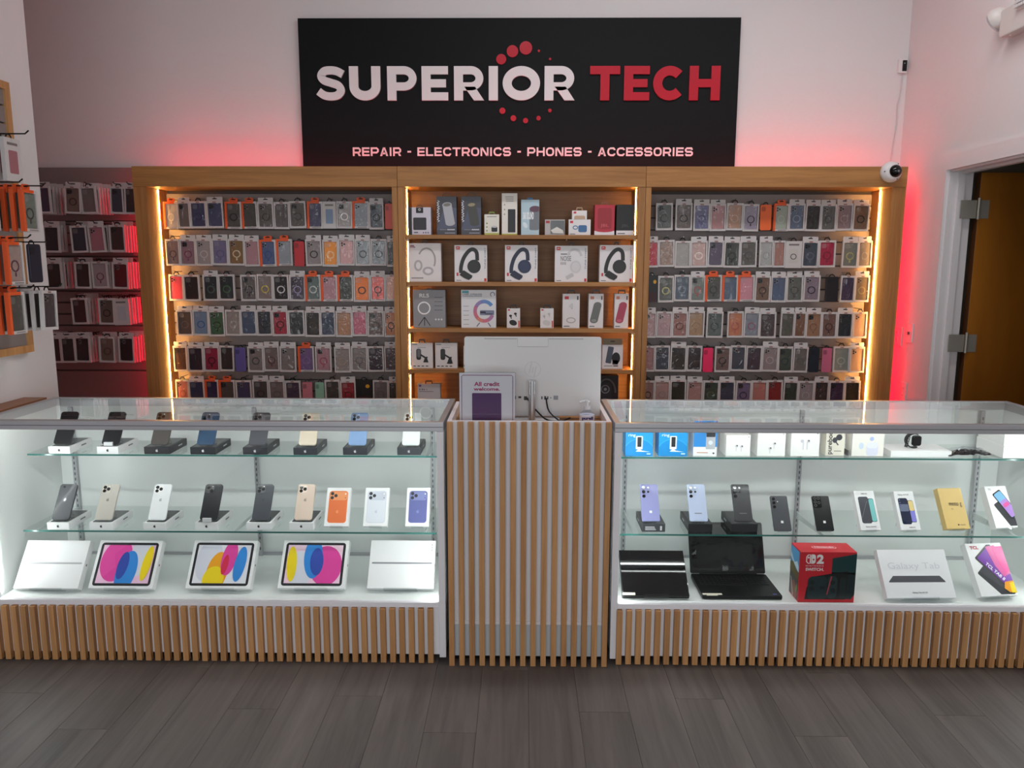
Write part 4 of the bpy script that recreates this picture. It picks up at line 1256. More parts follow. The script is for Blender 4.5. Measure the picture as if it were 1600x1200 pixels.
# tablets on the deck of the left case
TL = math.radians(37)
TABS = [(20, 122, 'blank', 'white laptop-slim tablet box at the far left of the left case floor'), (137, 238, 'A', 'tablet box with pink, blue and yellow ovals, pink at left'),
        (289, 391, 'B', 'tablet box with yellow, pink and blue ovals on white'), (433, 538, 'C', 'tablet box with yellow, blue and pink ovals, pink at right'),
        (573, 677, 'blank2', 'white tablet box with a thin side view line, right end of left case')]
for a, b, kind, lab in TABS:
    t, w = lean_box('tablet_box', lab, 'box', a, b, 921, DECK, 0.200, 0.034, TL, 'f1f1f2', 'tablet boxes on the left case floor')
    h = 0.200
    if kind.startswith('blank'):
        zc = h * 0.52
        prn(t, rrect(-w * 0.46, w * 0.46, zc - 0.0035, zc + 0.0035, 0.003), P('a3a5aa'), 1, 'printed_edge')
        prn(t, rect(-w * 0.455, w * 0.455, zc - 0.0005, zc + 0.002), P('6c6e74' if kind == 'blank2' else 'c4c5c8'), 2, 'printed_edge')
        if kind == 'blank2':
            for q in range(3):
                prn(t, rrect(w / 2 - 0.017, w / 2 - 0.012, h - 0.022 - q * 0.011, h - 0.015 - q * 0.011, 0.002), P('b9babd'), 1, 'printed_mark')
    else:
        mx, mz = 0.012, 0.010
        X0, X1, Z0, Z1 = -w / 2 + mx, w / 2 - mx, mz, h - mz
        prn(t, rrect(X0, X1, Z0, Z1, 0.012), P('26262a', 0.25), 1, 'printed_bezel')
        i_ = 0.0105
        A0, A1, B0, B1 = X0 + i_, X1 - i_, Z0 + i_, Z1 - i_
        W_, H_ = A1 - A0, B1 - B0
        bgc = {'A': 'f3c6e2', 'B': 'ecebf3', 'C': 'f5d2e4'}[kind]
        prn(t, rect(A0, A1, B0, B1), P(bgc, 0.3), 2, 'printed_screen')
        pk, bl, db, ye, og, rd, gy = 'e0439c', '2f86d6', '2f4aa6', 'f2d516', 'efa31c', 'd62a4c', 'd9dae6'
        if kind == 'A':
            L = [(0.30, 0.60, 0.29, 0.56, pk), (0.76, 0.70, 0.22, 0.52, gy), (0.54, 0.30, 0.19, 0.55, bl), (0.45, 0.46, 0.10, 0.36, db), (0.90, 0.52, 0.085, 0.46, ye)]
        elif kind == 'B':
            L = [(0.24, 0.60, 0.24, 0.56, gy), (0.43, 0.30, 0.20, 0.52, og), (0.38, 0.10, 0.20, 0.34, ye), (0.62, 0.66, 0.14, 0.46, pk), (0.56, 0.48, 0.06, 0.26, rd), (0.84, 0.50, 0.105, 0.46, bl)]
        else:
            L = [(0.26, 0.34, 0.21, 0.50, gy), (0.72, 0.46, 0.29, 0.52, pk), (0.48, 0.66, 0.17, 0.54, bl), (0.55, 0.56, 0.12, 0.36, db), (0.10, 0.50, 0.09, 0.46, ye)]
        for k, (u, v, ra, rb, c) in enumerate(L):
            pts = clip(ellipse(A0 + u * W_, B0 + v * H_, ra * W_, rb * H_, rot=-0.10 if kind != 'C' else 0.06, n=40), A0, A1, B0, B1)
            if len(pts) > 2:
                prn(t, pts, P(c, 0.3), 3 + k, 'printed_shape')
    m = MB().prism(ellipse(0.017, h * 0.5, 0.004, 0.005, n=12), 0, 0.0006)
    m.v = [(w / 2 + y_, x_, z_) for x_, y_, z_ in m.v]
    m.build('flank_logo', P('7a3c46' if kind == 'A' else '55565a'), t)


# ------------------------------------------------------------------ right case
def up_box(name, label, cat, pxl, pxr, py, zs, h, d, col, group=None, rotz=0.0, rough=0.4, Y=None, hole=None, dw=None):
    if Y is None:
        p0, p1 = at(pxl, py, Z=zs), at(pxr, py, Z=zs)
    else:
        p0, p1 = at(pxl, py, Y=Y), at(pxr, py, Y=Y)
    w = p1.x - p0.x
    yy = (p0.y + p1.y) / 2
    if zs == S1:
        yy = max(yy, S1F + 0.004)
    t = thing(name, label, cat, ((p0.x + p1.x) / 2, yy, zs + 0.0003), (0, 0, rotz), group)
    MB().box(-w / 2, w / 2, 0, d, 0, h).build('carton', mat('card_' + col, col, rough), t, bevel=0.0008)
    return t, w


RG = 'boxes on the upper right shelf'
for k, (a, b) in enumerate(((977, 1019.5), (1029, 1073.5))):
    t, w = up_box('camera_box', ['blue indoor camera box next to the slatted middle counter', 'blue indoor camera box, second from the middle counter'][k], 'box', a, b, 713, S1, 0.112, 0.09, '1f97d9', RG)
    lettering(t, 'ring', -w * 0.40, -w * 0.14, 0.080, 0.096, P('e8f6ff'), bold=0.01)
    prn(t, clip(ellipse(0, 0.0, w * 0.62, 0.075, n=40), -w / 2, w / 2, 0, 0.2), P('3aa8e2'), 1, 'printed_arc')
    prn(t, clip(ellipse(0, -0.003, w * 0.60, 0.075, n=40), -w / 2, w / 2, 0, 0.2), P('1589cf'), 2, 'printed_arc')
    prn(t, rrect(-0.014, 0.014, 0.030, 0.086, 0.003), P('f4f6f8'), 3, 'printed_camera')
    prn(t, rrect(-0.008, 0.009, 0.040, 0.082, 0.002), P('22262c'), 4, 'printed_lens')
    prn(t, [(-0.014, 0.020), (0.045 if w > 0.1 else 0.03, 0.019), (0.012, 0.024), (0.004, 0.03), (-0.004, 0.03)], P('f4f6f8'), 3, 'printed_foot')
    prn(t, rect(w * 0.28, w * 0.42, 0.008, 0.013), P('cfeaf8'), 3, 'printed_line')
t, w = up_box('doorbell_box', 'tall blue and white doorbell box between camera boxes and earbud boxes', 'box', 1083, 1119.5, 713, S1, 0.150, 0.085, 'f2f2f2', RG)
prn(t, rect(-w / 2, w / 2, 0.040, 0.15), P('2f86cf'), 1, 'printed_panel')
prn(t, rrect(0.002, w * 0.42, 0.030, 0.145, 0.004), P('b9bcc2'), 2, 'printed_doorbell')
prn(t, rrect(0.003, w * 0.41, 0.082, 0.143, 0.003), P('26282d'), 3, 'printed_panel')
prn(t, ellipse(w * 0.22, 0.058, 0.009, 0.009), P('dfe6ee'), 3, 'printed_button')
prn(t, rect(-w * 0.35, w * 0.12, 0.014, 0.017), P('c98a6a'), 2, 'printed_line')
prn(t, ellipse(w * 0.36, 0.013, 0.004, 0.004), P('44464a'), 2, 'printed_mark')
for k, (a, b, h) in enumerate(((1134, 1171.5, 0.090), (1183, 1226, 0.102), (1235, 1279, 0.104))):
    t, w = up_box('earbud_box', ['small square white earbud box beside the doorbell box', 'white earbud box with diagonal earbuds, middle one of three', 'white earbud box with two upright stems, third of three'][k], 'box', a, b, 713, S1, h, 0.105, 'f6f6f4', RG)
    if k == 2:
        for sx in (-0.008, 0.008):
            prn(t, rrect(sx - 0.003, sx + 0.003, 0.028, 0.060, 0.0025), P('dcdde2'), 1, 'printed_stem')
            prn(t, ellipse(sx * 1.6, 0.064, 0.007, 0.007), P('d2d3d9'), 1, 'printed_bud')
        prn(t, ellipse(0.014, 0.066, 0.0028, 0.0028), P('2a2a2e'), 2, 'printed_speaker')
    else:
        for sx, sz in (((-0.008, 0.040), (0.013, 0.038)) if k == 0 else ((-0.006, 0.030), (0.011, 0.050))):
            prn(t, rrect(sx - 0.0022, sx + 0.0022, sz - 0.018, sz, 0.002), P('dedfe2'), 1, 'printed_stem')
            prn(t, ellipse(sx + 0.001, sz + 0.003, 0.007, 0.006), P('d6d7da'), 1, 'printed_bud')
            prn(t, ellipse(sx + 0.003, sz + 0.005, 0.0030, 0.0030), P('333338'), 2, 'printed_tip')
    prn(t, ellipse(w * 0.42, h - 0.008, 0.0018, 0.0018), P('55555a'), 1, 'printed_mark')
t, w = up_box('earphone_box', 'cream earphone box with black sideways lettering', 'box', 1289.5, 1318.5, 712, S1, 0.108, 0.06, 'e9e4d6', RG)
lettering(t, 'pureboo', -w * 0.44, -w * 0.10, 0.006, 0.104, P('2a2a2a'), bold=0.02, vertical=True)
prn(t, ellipse(0.014, 0.078, 0.013, 0.013), P('34363c'), 1, 'printed_bud')
prn(t, ellipse(-0.003, 0.066, 0.010, 0.012), P('3c3e44'), 1, 'printed_bud')
MB().strip([(0.0, 0.060), (0.012, 0.045)], 0.005, -0.001, -0.0004).build('printed_stem', P('34363c'), t)
prn(t, rect(-0.004, 0.026, 0.018, 0.021), P('77746c'), 1, 'printed_line')
MB().strip(arc(0.0, 0.108, 0.016, 0.013, 0, 180, 12), 0.004, 0.028, 0.032).build('hang_loop', BLACK, t)
t, w = up_box('earphone_box', 'wide cream earphone box with pale blue earbud picture', 'box', 1330.5, 1379.5, 713, S1, 0.110, 0.06, 'f3f0ea', RG)
for q in range(7):
    prn(t, rect(-w * 0.33 + q * w * 0.085, -w * 0.33 + q * w * 0.085 + w * 0.055, 0.097, 0.104), P('5a5a5a'), 1, 'printed_mark')
prn(t, rrect(-0.006, 0.042, 0.002, 0.052, 0.012), P('dfe2f2'), 1, 'printed_case')
prn(t, rrect(-0.004, 0.040, 0.034, 0.060, 0.010), P('eceef8'), 2, 'printed_lid')
prn(t, ellipse(0.014, 0.074, 0.0085, 0.0085), P('a9bae4'), 2, 'printed_ball')
prn(t, ellipse(-0.028, 0.044, 0.010, 0.014), P('d6e4f2'), 2, 'printed_bud')
MB().box(-w / 2 - 0.014, -w / 2 - 0.010, 0.004, 0.05, 0.0, 0.022).build('side_tab', P('5a5a5a'), t)
t, w = up_box('flat_box', 'long flat white box under the black smart watch', 'box', 1392, 1486, 714.5, S1, 0.026, 0.13, 'f0f0f0', RG)
fbx = t.location.copy()
wt = thing('smart_watch', 'black smart watch standing on the long flat white box', 'watch', (at(1427, 700, Y=fbx.y + 0.05).x, fbx.y + 0.05, S1 + 0.0265))
MB().prism(rrect(-0.012, 0.026, 0.012, 0.056, 0.010), -0.012, -0.002).build('watch_case', mat('gloss_black', '0c0c0e', 0.1), wt, bevel=0.002)
MB().strip(arc(0.0, 0.032, 0.03, 0.030, 60, 300, 20), 0.004, -0.004, 0.018).build('strap', BLACK, wt)
MB().strip([(-0.03, 0.004), (-0.02, 0.05)], 0.012, 0.002, 0.006).build('strap_tail', mat('speckled_rubber', '2c2c2e', 0.5), wt)
for q in range(4):
    MB().strip([(-0.0275 + q * 0.0018, 0.014 + q * 0.009), (-0.0255 + q * 0.0018, 0.019 + q * 0.009)], 0.004, 0.0006, 0.0012).build('printed_mark', P('d8d8d8'), wt)
# crumpled black and clear packaging lying at the right end
bp = at(1510, 712, Z=S1)
pk = thing('packing_film', 'crumpled black and clear plastic packet lying beside the flat white box', 'packet', (bp.x, S1F + 0.04, S1))
random.seed(21)


def crumple(L, W, H, amp, nx=16, ny=6):
    m = MB()
    for j in range(ny + 1):
        for i in range(nx + 1):
            u, v = i / nx, j / ny
            arch = math.sin(math.pi * min(1, max(0, u))) ** 0.6
            m.v.append((L * (u - 0.5), W * (v - 0.5) + random.uniform(-amp, amp) * 0.5, 0.003 + H * arch * (0.5 + 0.5 * math.sin(math.pi * v)) + random.uniform(0, amp)))
    for j in range(ny):
        for i in range(nx):
            a = j * (nx + 1) + i
            m.f.append((a, a + 1, a + nx + 2, a + nx + 1))
    return m


crumple(0.19, 0.075, 0.022, 0.008).build('black_pouch', mat('gloss_black', '0c0c0e', 0.1), pk)
o = crumple(0.16, 0.07, 0.022, 0.009).build('clear_bag', glass_mat('bag_plastic', (0.9, 0.9, 0.93), 1.5, rough=0.08), pk)
o.location = (0.0, 0.005, 0.010)
# stacked white cartons at the right end of the shelf
for k in range(2):
    p = at(1582, 714, Y=S1F + 0.012)
    t = thing('white_carton', ['plain white carton at right end of upper shelf, lower of two', 'plain white carton at right end of upper shelf, upper of two'][k], 'box', (p.x + 0.055, S1F + 0.010, S1 + 0.0003 + k * 0.0505), (0, 0, -0.03 * k), RG)
    MB().box(-0.095, 0.048, 0, 0.19, 0, 0.046).build('tray', mat('card_f6f6f4', 'f6f6f4', 0.4), t, bevel=0.0008)
    MB().box(-0.0955, 0.0485, -0.0005, 0.1905, 0.008, 0.050).build('lid', mat('card_f6f6f4', 'f6f6f4', 0.4), t, bevel=0.001)

# right case, lower shelf
for cx, wpx, bc, pcx, st, nm, dx, lg_ in ((1021, 36, '3a3a3e', '8e8fc0', 'column5', 'lavender phone', -0.009, 'square'), (1094, 37, '1c1d20', 'b9c4e0', 'column5', 'pale blue phone', -0.004, 'line'), (1163, 40, '202124', '3c3c3f', 'column5', 'charcoal phone', 0.0, 'line')):
    phone_on_box(cx, wpx, 831, S2, bc, pcx, st, '%s with five lenses leaning on its black box, lower right shelf' % nm, '', '%s, lower right shelf' % nm, bh=0.034, dx=dx, logo=lg_, ph=0.160, pw=0.075, mark=False, text='bars' if nm.startswith('lav') else None)
for pxl, pxr, colr, st, lab in ((1210, 1237.5, '45464c', 'column3', 'dark grey phone with three lenses standing on the lower right shelf'), (1276, 1304.5, '121316', 'black5', 'black phone with framed lenses standing on the lower right shelf')):
    c = place_lean((pxl + pxr) / 2, 831, S2, 0.0078, LEAN)
    yb = max(c.y, S2F + 0.006)
    easel((c.x, yb, S2), LEAN, 0.06, 0.0078, 0.045, 'clear easel under the ' + ' '.join(lab.split()[:6]) + ', lower right shelf', EG)
    phone(lab, (c.x, yb, S2 + 0.0078 * math.sin(LEAN) + 0.0036), LEAN, st, colr, logo='square', ph=None) if False else phone(lab, (c.x, yb, S2 + 0.0078 * math.sin(LEAN) + 0.0036), LEAN, st, colr, logo='square', w=0.072, h=0.150, group=IN_R)
RB = 'phone boxes leaning on the lower right shelf'
RL = math.radians(31)
t, w = lean_box('phone_box', 'white phone box showing a grey phone and teal screen', 'box', 1345, 1377, 830, S2, 0.165, 0.026, RL, 'f1f1f2', RB, rotz=0.06)
prn(t, rrect(-0.030, 0.012, 0.028, 0.140, 0.008), P('4c4d55', 0.25), 2, 'printed_phone')
prn(t, rrect(0.000, 0.034, 0.034, 0.132, 0.006), P('2b3038', 0.25), 1, 'printed_phone')
prn(t, rrect(0.013, 0.0325, 0.036, 0.130, 0.005), P('7fc7c6', 0.25), 3, 'printed_screen')
MB().strip([(-0.028, 0.05), (0.004, 0.12)], 0.0012, -0.0016, -0.0012).build('printed_streak', P('7d7e86'), t)
lettering(t, 'Galaxy A16 5G', -0.020, 0.024, 0.010, 0.0165, P('2c2c30'))
lettering(t, 'SAMSUNG', -0.014, 0.012, 0.150, 0.155, P('2c2c30'))
t, w = lean_box('phone_box', 'white phone box showing a navy phone and purple screen', 'box', 1408, 1439.5, 830, S2, 0.163, 0.026, RL, 'f1f1f2', RB, rotz=0.06)
prn(t, rrect(-0.030, 0.010, 0.024, 0.134, 0.008), P('1f2742', 0.2), 2, 'printed_phone')
prn(t, rrect(-0.029, 0.009, 0.078, 0.108, 0.004), P('6f7790', 0.2), 3, 'printed_sheen')
for k in range(3):
    prn(t, ellipse(-0.024, 0.127 - k * 0.012, 0.0035, 0.0035, n=12), P('4d577a'), 4, 'printed_lens')
prn(t, rrect(0.0, 0.032, 0.032, 0.124, 0.006), P('22252e', 0.2), 1, 'printed_phone')
prn(t, rrect(0.0115, 0.0305, 0.034, 0.080, 0.004), P('8d8ae0', 0.25), 3, 'printed_screen')
prn(t, rrect(0.0115, 0.0305, 0.080, 0.122, 0.004), P('e8cf8a', 0.25), 3, 'printed_screen')
lettering(t, 'Galaxy A15 5G', -0.026, 0.020, 0.144, 0.151, P('2c2c30'))
lettering(t, 'SAMSUNG', -0.006, 0.020, 0.009, 0.014, P('2c2c30'))
t, w = lean_box('phone_box', 'sand yellow phone box with thin dark lettering', 'box', 1479, 1517, 828, S2, 0.172, 0.030, RL, 'dcbc74', RB, rotz=0.08)
lettering(t, 'moto g', -0.016, 0.038, 0.090, 0.112, P('3a3120'), bold=0.0)
lettering(t, '5G', -0.012, -0.002, 0.081, 0.087, P('5a4c30'), bold=0.0)
prn(t, ellipse(0.004, 0.017, 0.0035, 0.0035), P('33291a'), 1, 'printed_mark')
lettering(t, 'motorola', 0.010, 0.032, 0.014, 0.020, P('4a3d22'))
t, w = lean_box('phone_box', 'white phone box with colourful tilted phone at the far right', 'box', 1555, 1592, 826, S2, 0.176, 0.034, RL, 'f1f1f2', RB, rotz=0.14)


def rot_rect(cx, cz, w_, h_, a, r=0.006):
    c, s_ = math.cos(a), math.sin(a)
    return [(cx + x_ * c - z_ * s_, cz + x_ * s_ + z_ * c) for x_, z_ in rrect(-w_ / 2, w_ / 2, -h_ / 2, h_ / 2, r)]


A_ = math.radians(28)
cl = lambda p: clip(p, -w / 2, w / 2, 0.006, 0.172)
prn(t, cl(rot_rect(0.018, 0.052, 0.042, 0.125, A_)), P('2e2e33', 0.25), 1, 'printed_phone')
prn(t, cl(rot_rect(0.024, 0.098, 0.044, 0.120, A_)), P('1f2026', 0.25), 2, 'printed_phone')
prn(t, cl(rot_rect(0.025, 0.098, 0.038, 0.112, A_)), P('7fb6dc', 0.25), 3, 'printed_screen')
prn(t, cl(rot_rect(0.033, 0.082, 0.038, 0.074, A_)), P('b08ad4', 0.25), 4, 'printed_screen')
prn(t, cl(rot_rect(0.026, 0.096, 0.030, 0.016, A_)), P('d85a9a', 0.25), 5, 'printed_shape')
lettering(t, 'TCL', -0.036, -0.022, 0.158, 0.166, P('77777c'))

# deck of the right case
tb = math.radians(50)
p0, p1 = at(968, 936, Z=DECK + 0.02), at(1078, 936, Z=DECK + 0.02)
bl = thing('closed_laptop', 'closed black laptop leaning in the corner next to the middle counter', 'laptop', ((p0.x + p1.x) / 2 + 0.012, 2.922, DECK + 0.018), (-tb, 0, 0))
wl = p1.x - p0.x - 0.012
MB().box(-wl / 2, wl / 2, 0, 0.010, 0, 0.205).build('lid', mat('mirror_black', '08090b', 0.03, spec=0.6), bl, bevel=0.002)
MB().box(-wl / 2, wl / 2, 0.0105, 0.020, 0, 0.205).build('base', mat('matt_black', '0c0d0f', 0.4, spec=0.25), bl, bevel=0.002)
MB().box(-wl / 2, -wl / 2 + 0.05, -0.0010, -0.0002, 0.003, 0.014).build('price_sticker', P('efe6d2'), bl)
easel((bl.location.x, bl.location.y, DECK), tb, 0.10, 0.022, 0.10, 'clear easel under the closed black laptop', 'clear easels under the boxes')

p0, p1 = at(1098, 938, Z=DECK), at(1223, 938, Z=DECK)
LW = p1.x - p0.x
lp = thing('open_laptop', 'open black laptop with plastic film over its screen', 'laptop', ((p0.x + p1.x) / 2, 2.93, DECK), (0, 0, 0))
MB().prism(rrect(-LW / 2, LW / 2, 0.0, 0.225, 0.010), 0.003, 0.017).build('base', mat('matt_black', '0c0d0f', 0.4, spec=0.25), lp, bevel=0.002)
lp.children[-1].data.transform(Matrix(((1, 0, 0, 0), (0, 0, 1, 0), (0, 1, 0, 0), (0, 0, 0, 1))))
lp.children[-1].data.flip_normals()
kb = MB().box(-LW * 0.44, LW * 0.44, 0.105, 0.207, 0.0168, 0.0176).build('keyboard', mat('keyboard_well', '0e0f11', 0.5), lp)
KEY_ME = MB().box(-0.0085, 0.0085, 0, 0.0155, 0.0, 0.0022).mesh('key', mat('key_black', '111214', 0.45, spec=0.25), bevel=0.0006)
kw = LW * 0.87 / 15
for r_ in range(5):
    for c_ in range(15):
        if r_ == 0 and 4 <= c_ <= 8:
            if c_ == 4:
                MB().box(-LW * 0.435 + 4 * kw, -LW * 0.435 + 9 * kw - 0.002, 0.108, 0.1235, 0.0176, 0.0198).build('space_bar', mat('key_black', '111214', 0.45, spec=0.25), kb)
            continue
        k = link('key', KEY_ME, kb, (-LW * 0.435 + (c_ + 0.5) * kw, 0.108 + r_ * 0.0195, 0.0176))
        k.scale.x = kw / 0.0195
MB().box(-0.05, 0.045, 0.012, 0.082, 0.0171, 0.0174).build('touchpad', mat('pad_black', '0c0d0f', 0.3, spec=0.25), lp)
MB().box(-LW / 2 + 0.004, -LW / 2 + 0.082, 0.010, 0.024, 0.0172, 0.0176).build('price_sticker', P('f3ead8'), lp)
MB().box(-LW / 2 + 0.018, -LW / 2 + 0.062, 0.002, 0.009, 0.0172, 0.0176).build('price_sticker', P('f3ead8'), lp)
MB().box(LW / 2 - 0.034, LW / 2 - 0.018, 0.014, 0.024, 0.0172, 0.0176).build('badge', P('4a4fa0'), lp)
scr = MB().prism(rrect(-LW / 2, LW / 2, 0.0, 0.218, 0.008), 0.0, 0.007).build('screen_lid', mat('matt_black', '0c0d0f', 0.4, spec=0.25), lp, bevel=0.0015)
scr.location = (0, 0.226, 0.018)
scr.rotation_euler = (math.radians(-24), 0, 0)
MB().box(-LW / 2 + 0.010, LW / 2 - 0.010, -0.0010, -0.0002, 0.022, 0.208).build('display', mat('screen_black', '0a0b0d', 0.12, spec=0.3), scr)
fm = MB()
random.seed(5)
nx, nz = 14, 9
for j in range(nz + 1):
    for i in range(nx + 1):
        e = 1 if (j < 2 or i > nx - 2 or i < 2) else 0.15
        fm.v.append(((i / nx - 0.5) * (LW - 0.012), -0.003 - random.uniform(0, 0.007) * e, 0.012 + j / nz * 0.198))
for j in range(nz):
    for i in range(nx):
        a = j * (nx + 1) + i
        fm.f.append((a, a + 1, a + nx + 2, a + nx + 1))
link('film_cover', fm.mesh('film_cover', glass_mat('screen_film', (0.93, 0.94, 0.95), 1.4, rough=0.05), fix=False), scr)
MB().cyl((-LW * 0.38, 0.226, 0.018), (LW * 0.38, 0.226, 0.018), 0.005).build('hinge_bar', BLACK, lp)

# red game console box
p0, p1 = at(1246.5, 941, Z=DECK), at(1333, 941, Z=DECK)
bw = p1.x - p0.x
gb = thing('console_box', 'large red game console box with white lettering and black console picture', 'box', ((p0.x + p1.x) / 2, max(p0.y, 2.91), DECK + 0.0005))
H = 0.210
GR = 'c8202e'
MB().box(-bw / 2, bw / 2, 0, 0.105, 0, H).build('carton', mat('card_console', GR, 0.35), gb, bevel=0.001)
prn(gb, [(bw * 0.07, H * 0.56), (bw / 2, H * 0.56), (bw / 2, H * 0.97), (bw * 0.07, H * 0.88)], P('123a3c', 0.3), 1, 'printed_panel')
prn(gb, [(bw * 0.44, H * 0.06), (bw / 2, H * 0.16), (bw / 2, H * 0.60), (bw * 0.07, H * 0.60), (bw * 0.07, H * 0.10)], P('14262a', 0.3), 1, 'printed_panel')
prn(gb, [(-bw * 0.22, H * 0.52), (bw * 0.36, H * 0.63), (bw * 0.37, H * 0.57), (bw * 0.34, H * 0.06), (-bw * 0.39, H * 0.06), (-bw * 0.36, H * 0.3), (-bw * 0.22, H * 0.5)], P('0f1416', 0.3), 2, 'printed_dock')
prn(gb, rrect(-bw * 0.345, bw * 0.01, H * 0.06, H * 0.52, 0.02), P('1d3033', 0.3), 3, 'printed_console')
prn(gb, rrect(bw * 0.0, bw * 0.18, H * 0.08, H * 0.53, 0.018), P('23383b', 0.3), 3, 'printed_controller')
prn(gb, [(-bw * 0.005, H * 0.16), (bw * 0.015, H * 0.16), (bw * 0.085, H * 0.52), (bw * 0.06, H * 0.52)], P('b0414a', 0.3), 4, 'printed_edge')
prn(gb, rrect(bw * 0.23, bw * 0.34, H * 0.08, H * 0.5, 0.010), P('182629', 0.3), 3, 'printed_controller')
for cx, cz in ((-0.27, 0.40), (-0.27, 0.27), (0.10, 0.40), (0.11, 0.24)):
    prn(gb, ellipse(bw * cx, H * cz, 0.010, 0.010), P('101a1c'), 4, 'printed_stick')
prn(gb, rrect(-bw * 0.13, -bw * 0.03, H * 0.26, H * 0.33, 0.003), P('0f191b'), 4, 'printed_mark')
# logo: two controller halves and a figure two
LZ0, LZ1 = H * 0.77, H * 0.955
WH = P('efe9e9', 0.4)
x0_ = -bw * 0.40
MB().strip([(x0_ + 0.017, LZ0 + 0.002), (x0_ + 0.009, LZ0 + 0.002), (x0_ + 0.002, LZ0 + 0.009), (x0_ + 0.002, LZ1 - 0.009), (x0_ + 0.009, LZ1 - 0.002), (x0_ + 0.017, LZ1 - 0.002)], 0.0034, -0.0012, -0.0004, closed=True).build('logo', WH, gb)
prn(gb, ellipse(x0_ + 0.0095, LZ1 - 0.013, 0.0038, 0.0038), WH, 2, 'logo')
prn(gb, [(x0_ + 0.021, LZ0)] + arc(x0_ + 0.028, LZ0 + 0.010, 0.010, 0.010, -90, 0, 6) + arc(x0_ + 0.028, LZ1 - 0.010, 0.010, 0.010, 0, 90, 6) + [(x0_ + 0.021, LZ1)], WH, 1, 'logo')
prn(gb, ellipse(x0_ + 0.0295, (LZ0 + LZ1) / 2 - 0.002, 0.0035, 0.0035), P(GR), 2, 'logo')
lettering(gb, '2', x0_ + 0.042, x0_ + 0.070, LZ0, LZ1, WH, bold=0.05)
lettering(gb, 'NINTENDO', x0_, x0_ + 0.070, H * 0.715, H * 0.745, WH, bold=0.0, spacing=1.5)
lettering(gb, 'SWITCH.', x0_, x0_ + 0.072, H * 0.63, H * 0.69, WH, bold=0.03)
# top mark
m = MB().prism(rrect(-0.048, 0.048, 0.040, 0.066, 0.0125), H, H + 0.0005)
m.v = [(x_, z_, y_) for x_, y_, z_ in m.v]
tm = m.build('top_mark', WH, gb)
m = MB().prism(rrect(-0.0465, 0.0465, 0.0415, 0.0645, 0.011), H + 0.0005, H + 0.0008)
m.v = [(x_, z_, y_) for x_, y_, z_ in m.v]
m.build('top_mark_field', P('e04050'), tm)
lt = lettering(tm, 'Nintendo', -0.038, 0.038, 0.046, 0.061, WH, y=0.0)
lt.data.transform(Matrix(((1, 0, 0, 0), (0, 0, 1, 0), (0, 0, 0, H + 0.0011), (0, 0, 0, 1))))
# picture on the flank facing the middle: sky, trees, road
def flank(pts, c, lay):
    m = MB().prism(pts, 0, 0.0003)
    m.v = [(-bw / 2 - 0.0004 * lay - y_, x_, z_) for x_, y_, z_ in m.v]
    m.build('printed_picture', P(c, 0.35), gb)
flank(rect(0.010, 0.103, 0.10, 0.205), '5a9fd0', 1)
flank([(0.010, 0.14), (0.03, 0.16), (0.06, 0.145), (0.103, 0.18), (0.103, 0.155), (0.010, 0.12)], 'cfe2ee', 2)
flank([(0.010, 0.085), (0.103, 0.10), (0.103, 0.135), (0.07, 0.145), (0.04, 0.125), (0.010, 0.12)], '6a6038', 3)
flank(rect(0.010, 0.103, 0.005, 0.10), '4c4c4e', 1)
flank([(0.010, 0.03), (0.025, 0.005), (0.06, 0.005), (0.075, 0.06), (0.05, 0.075)], '8a4a44', 2)
flank([(0.010, 0.06), (0.022, 0.03), (0.035, 0.04), (0.020, 0.075)], '6f8a4a', 3)
flank([(0.055, 0.005), (0.062, 0.005), (0.09, 0.075), (0.086, 0.075)], 'd8d0c4', 3)

t, w = lean_box('tablet_box', 'white tablet box with a dark tablet side view and grey lettering', 'box', 1386, 1495, 936, DECK, 0.195, 0.030, math.radians(36), 'eeeef1', 'tablet boxes on the right case floor', rotz=0.03)
lettering(t, 'Galaxy Tab', -w * 0.39, w * 0.37, 0.108, 0.142, P('d9d9de'), bold=0.0)
prn(t, [(-w * 0.42, 0.062), (w * 0.40, 0.062), (w * 0.40, 0.066), (w * 0.335, 0.088), (-w * 0.345, 0.088), (-w * 0.42, 0.066)], P('55555b', 0.3), 1, 'printed_tablet')
lettering(t, 'Galaxy Tab A9 5G', -w * 0.12, w * 0.10, 0.017, 0.024, P('35353a'))
t, w = lean_box('tablet_box', 'white tablet box with purple and pink tilted tablet, far right', 'box', 1532, 1592, 933, DECK, 0.215, 0.034, math.radians(36), 'f1f1f2', 'tablet boxes on the right case floor', rotz=0.10)
lettering(t, 'TCL', -w * 0.40, -w * 0.16, 0.190, 0.204, P('c02a44'), bold=0.04)
A_ = math.radians(40)
cl = lambda p: clip(p, -w / 2 + 0.002, w / 2 - 0.001, 0.006, 0.208)
prn(t, cl(rot_rect(0.008, 0.055, 0.06, 0.15, A_)), P('33343a', 0.3), 1, 'printed_tablet')
prn(t, cl(rot_rect(0.036, 0.118, 0.098, 0.17, A_ * 0.95)), P('26242e', 0.3), 2, 'printed_tablet')
prn(t, cl(rot_rect(0.038, 0.118, 0.085, 0.158, A_ * 0.95)), P('7a3fa8', 0.25), 3, 'printed_screen')
prn(t, cl([(0.005, 0.20), (0.045, 0.205), (0.08, 0.09), (0.045, 0.075), (0.022, 0.12)]), P('d85a9e', 0.25), 4, 'printed_shape')
prn(t, cl([(0.03, 0.20), (0.08, 0.20), (0.08, 0.10), (0.055, 0.09), (0.04, 0.14)]), P('e23f92', 0.25), 5, 'printed_shape')
prn(t, cl([(0.04, 0.055), (0.08, 0.06), (0.08, 0.03), (0.05, 0.012), (0.03, 0.03)]), P('f0a020', 0.25), 6, 'printed_shape')
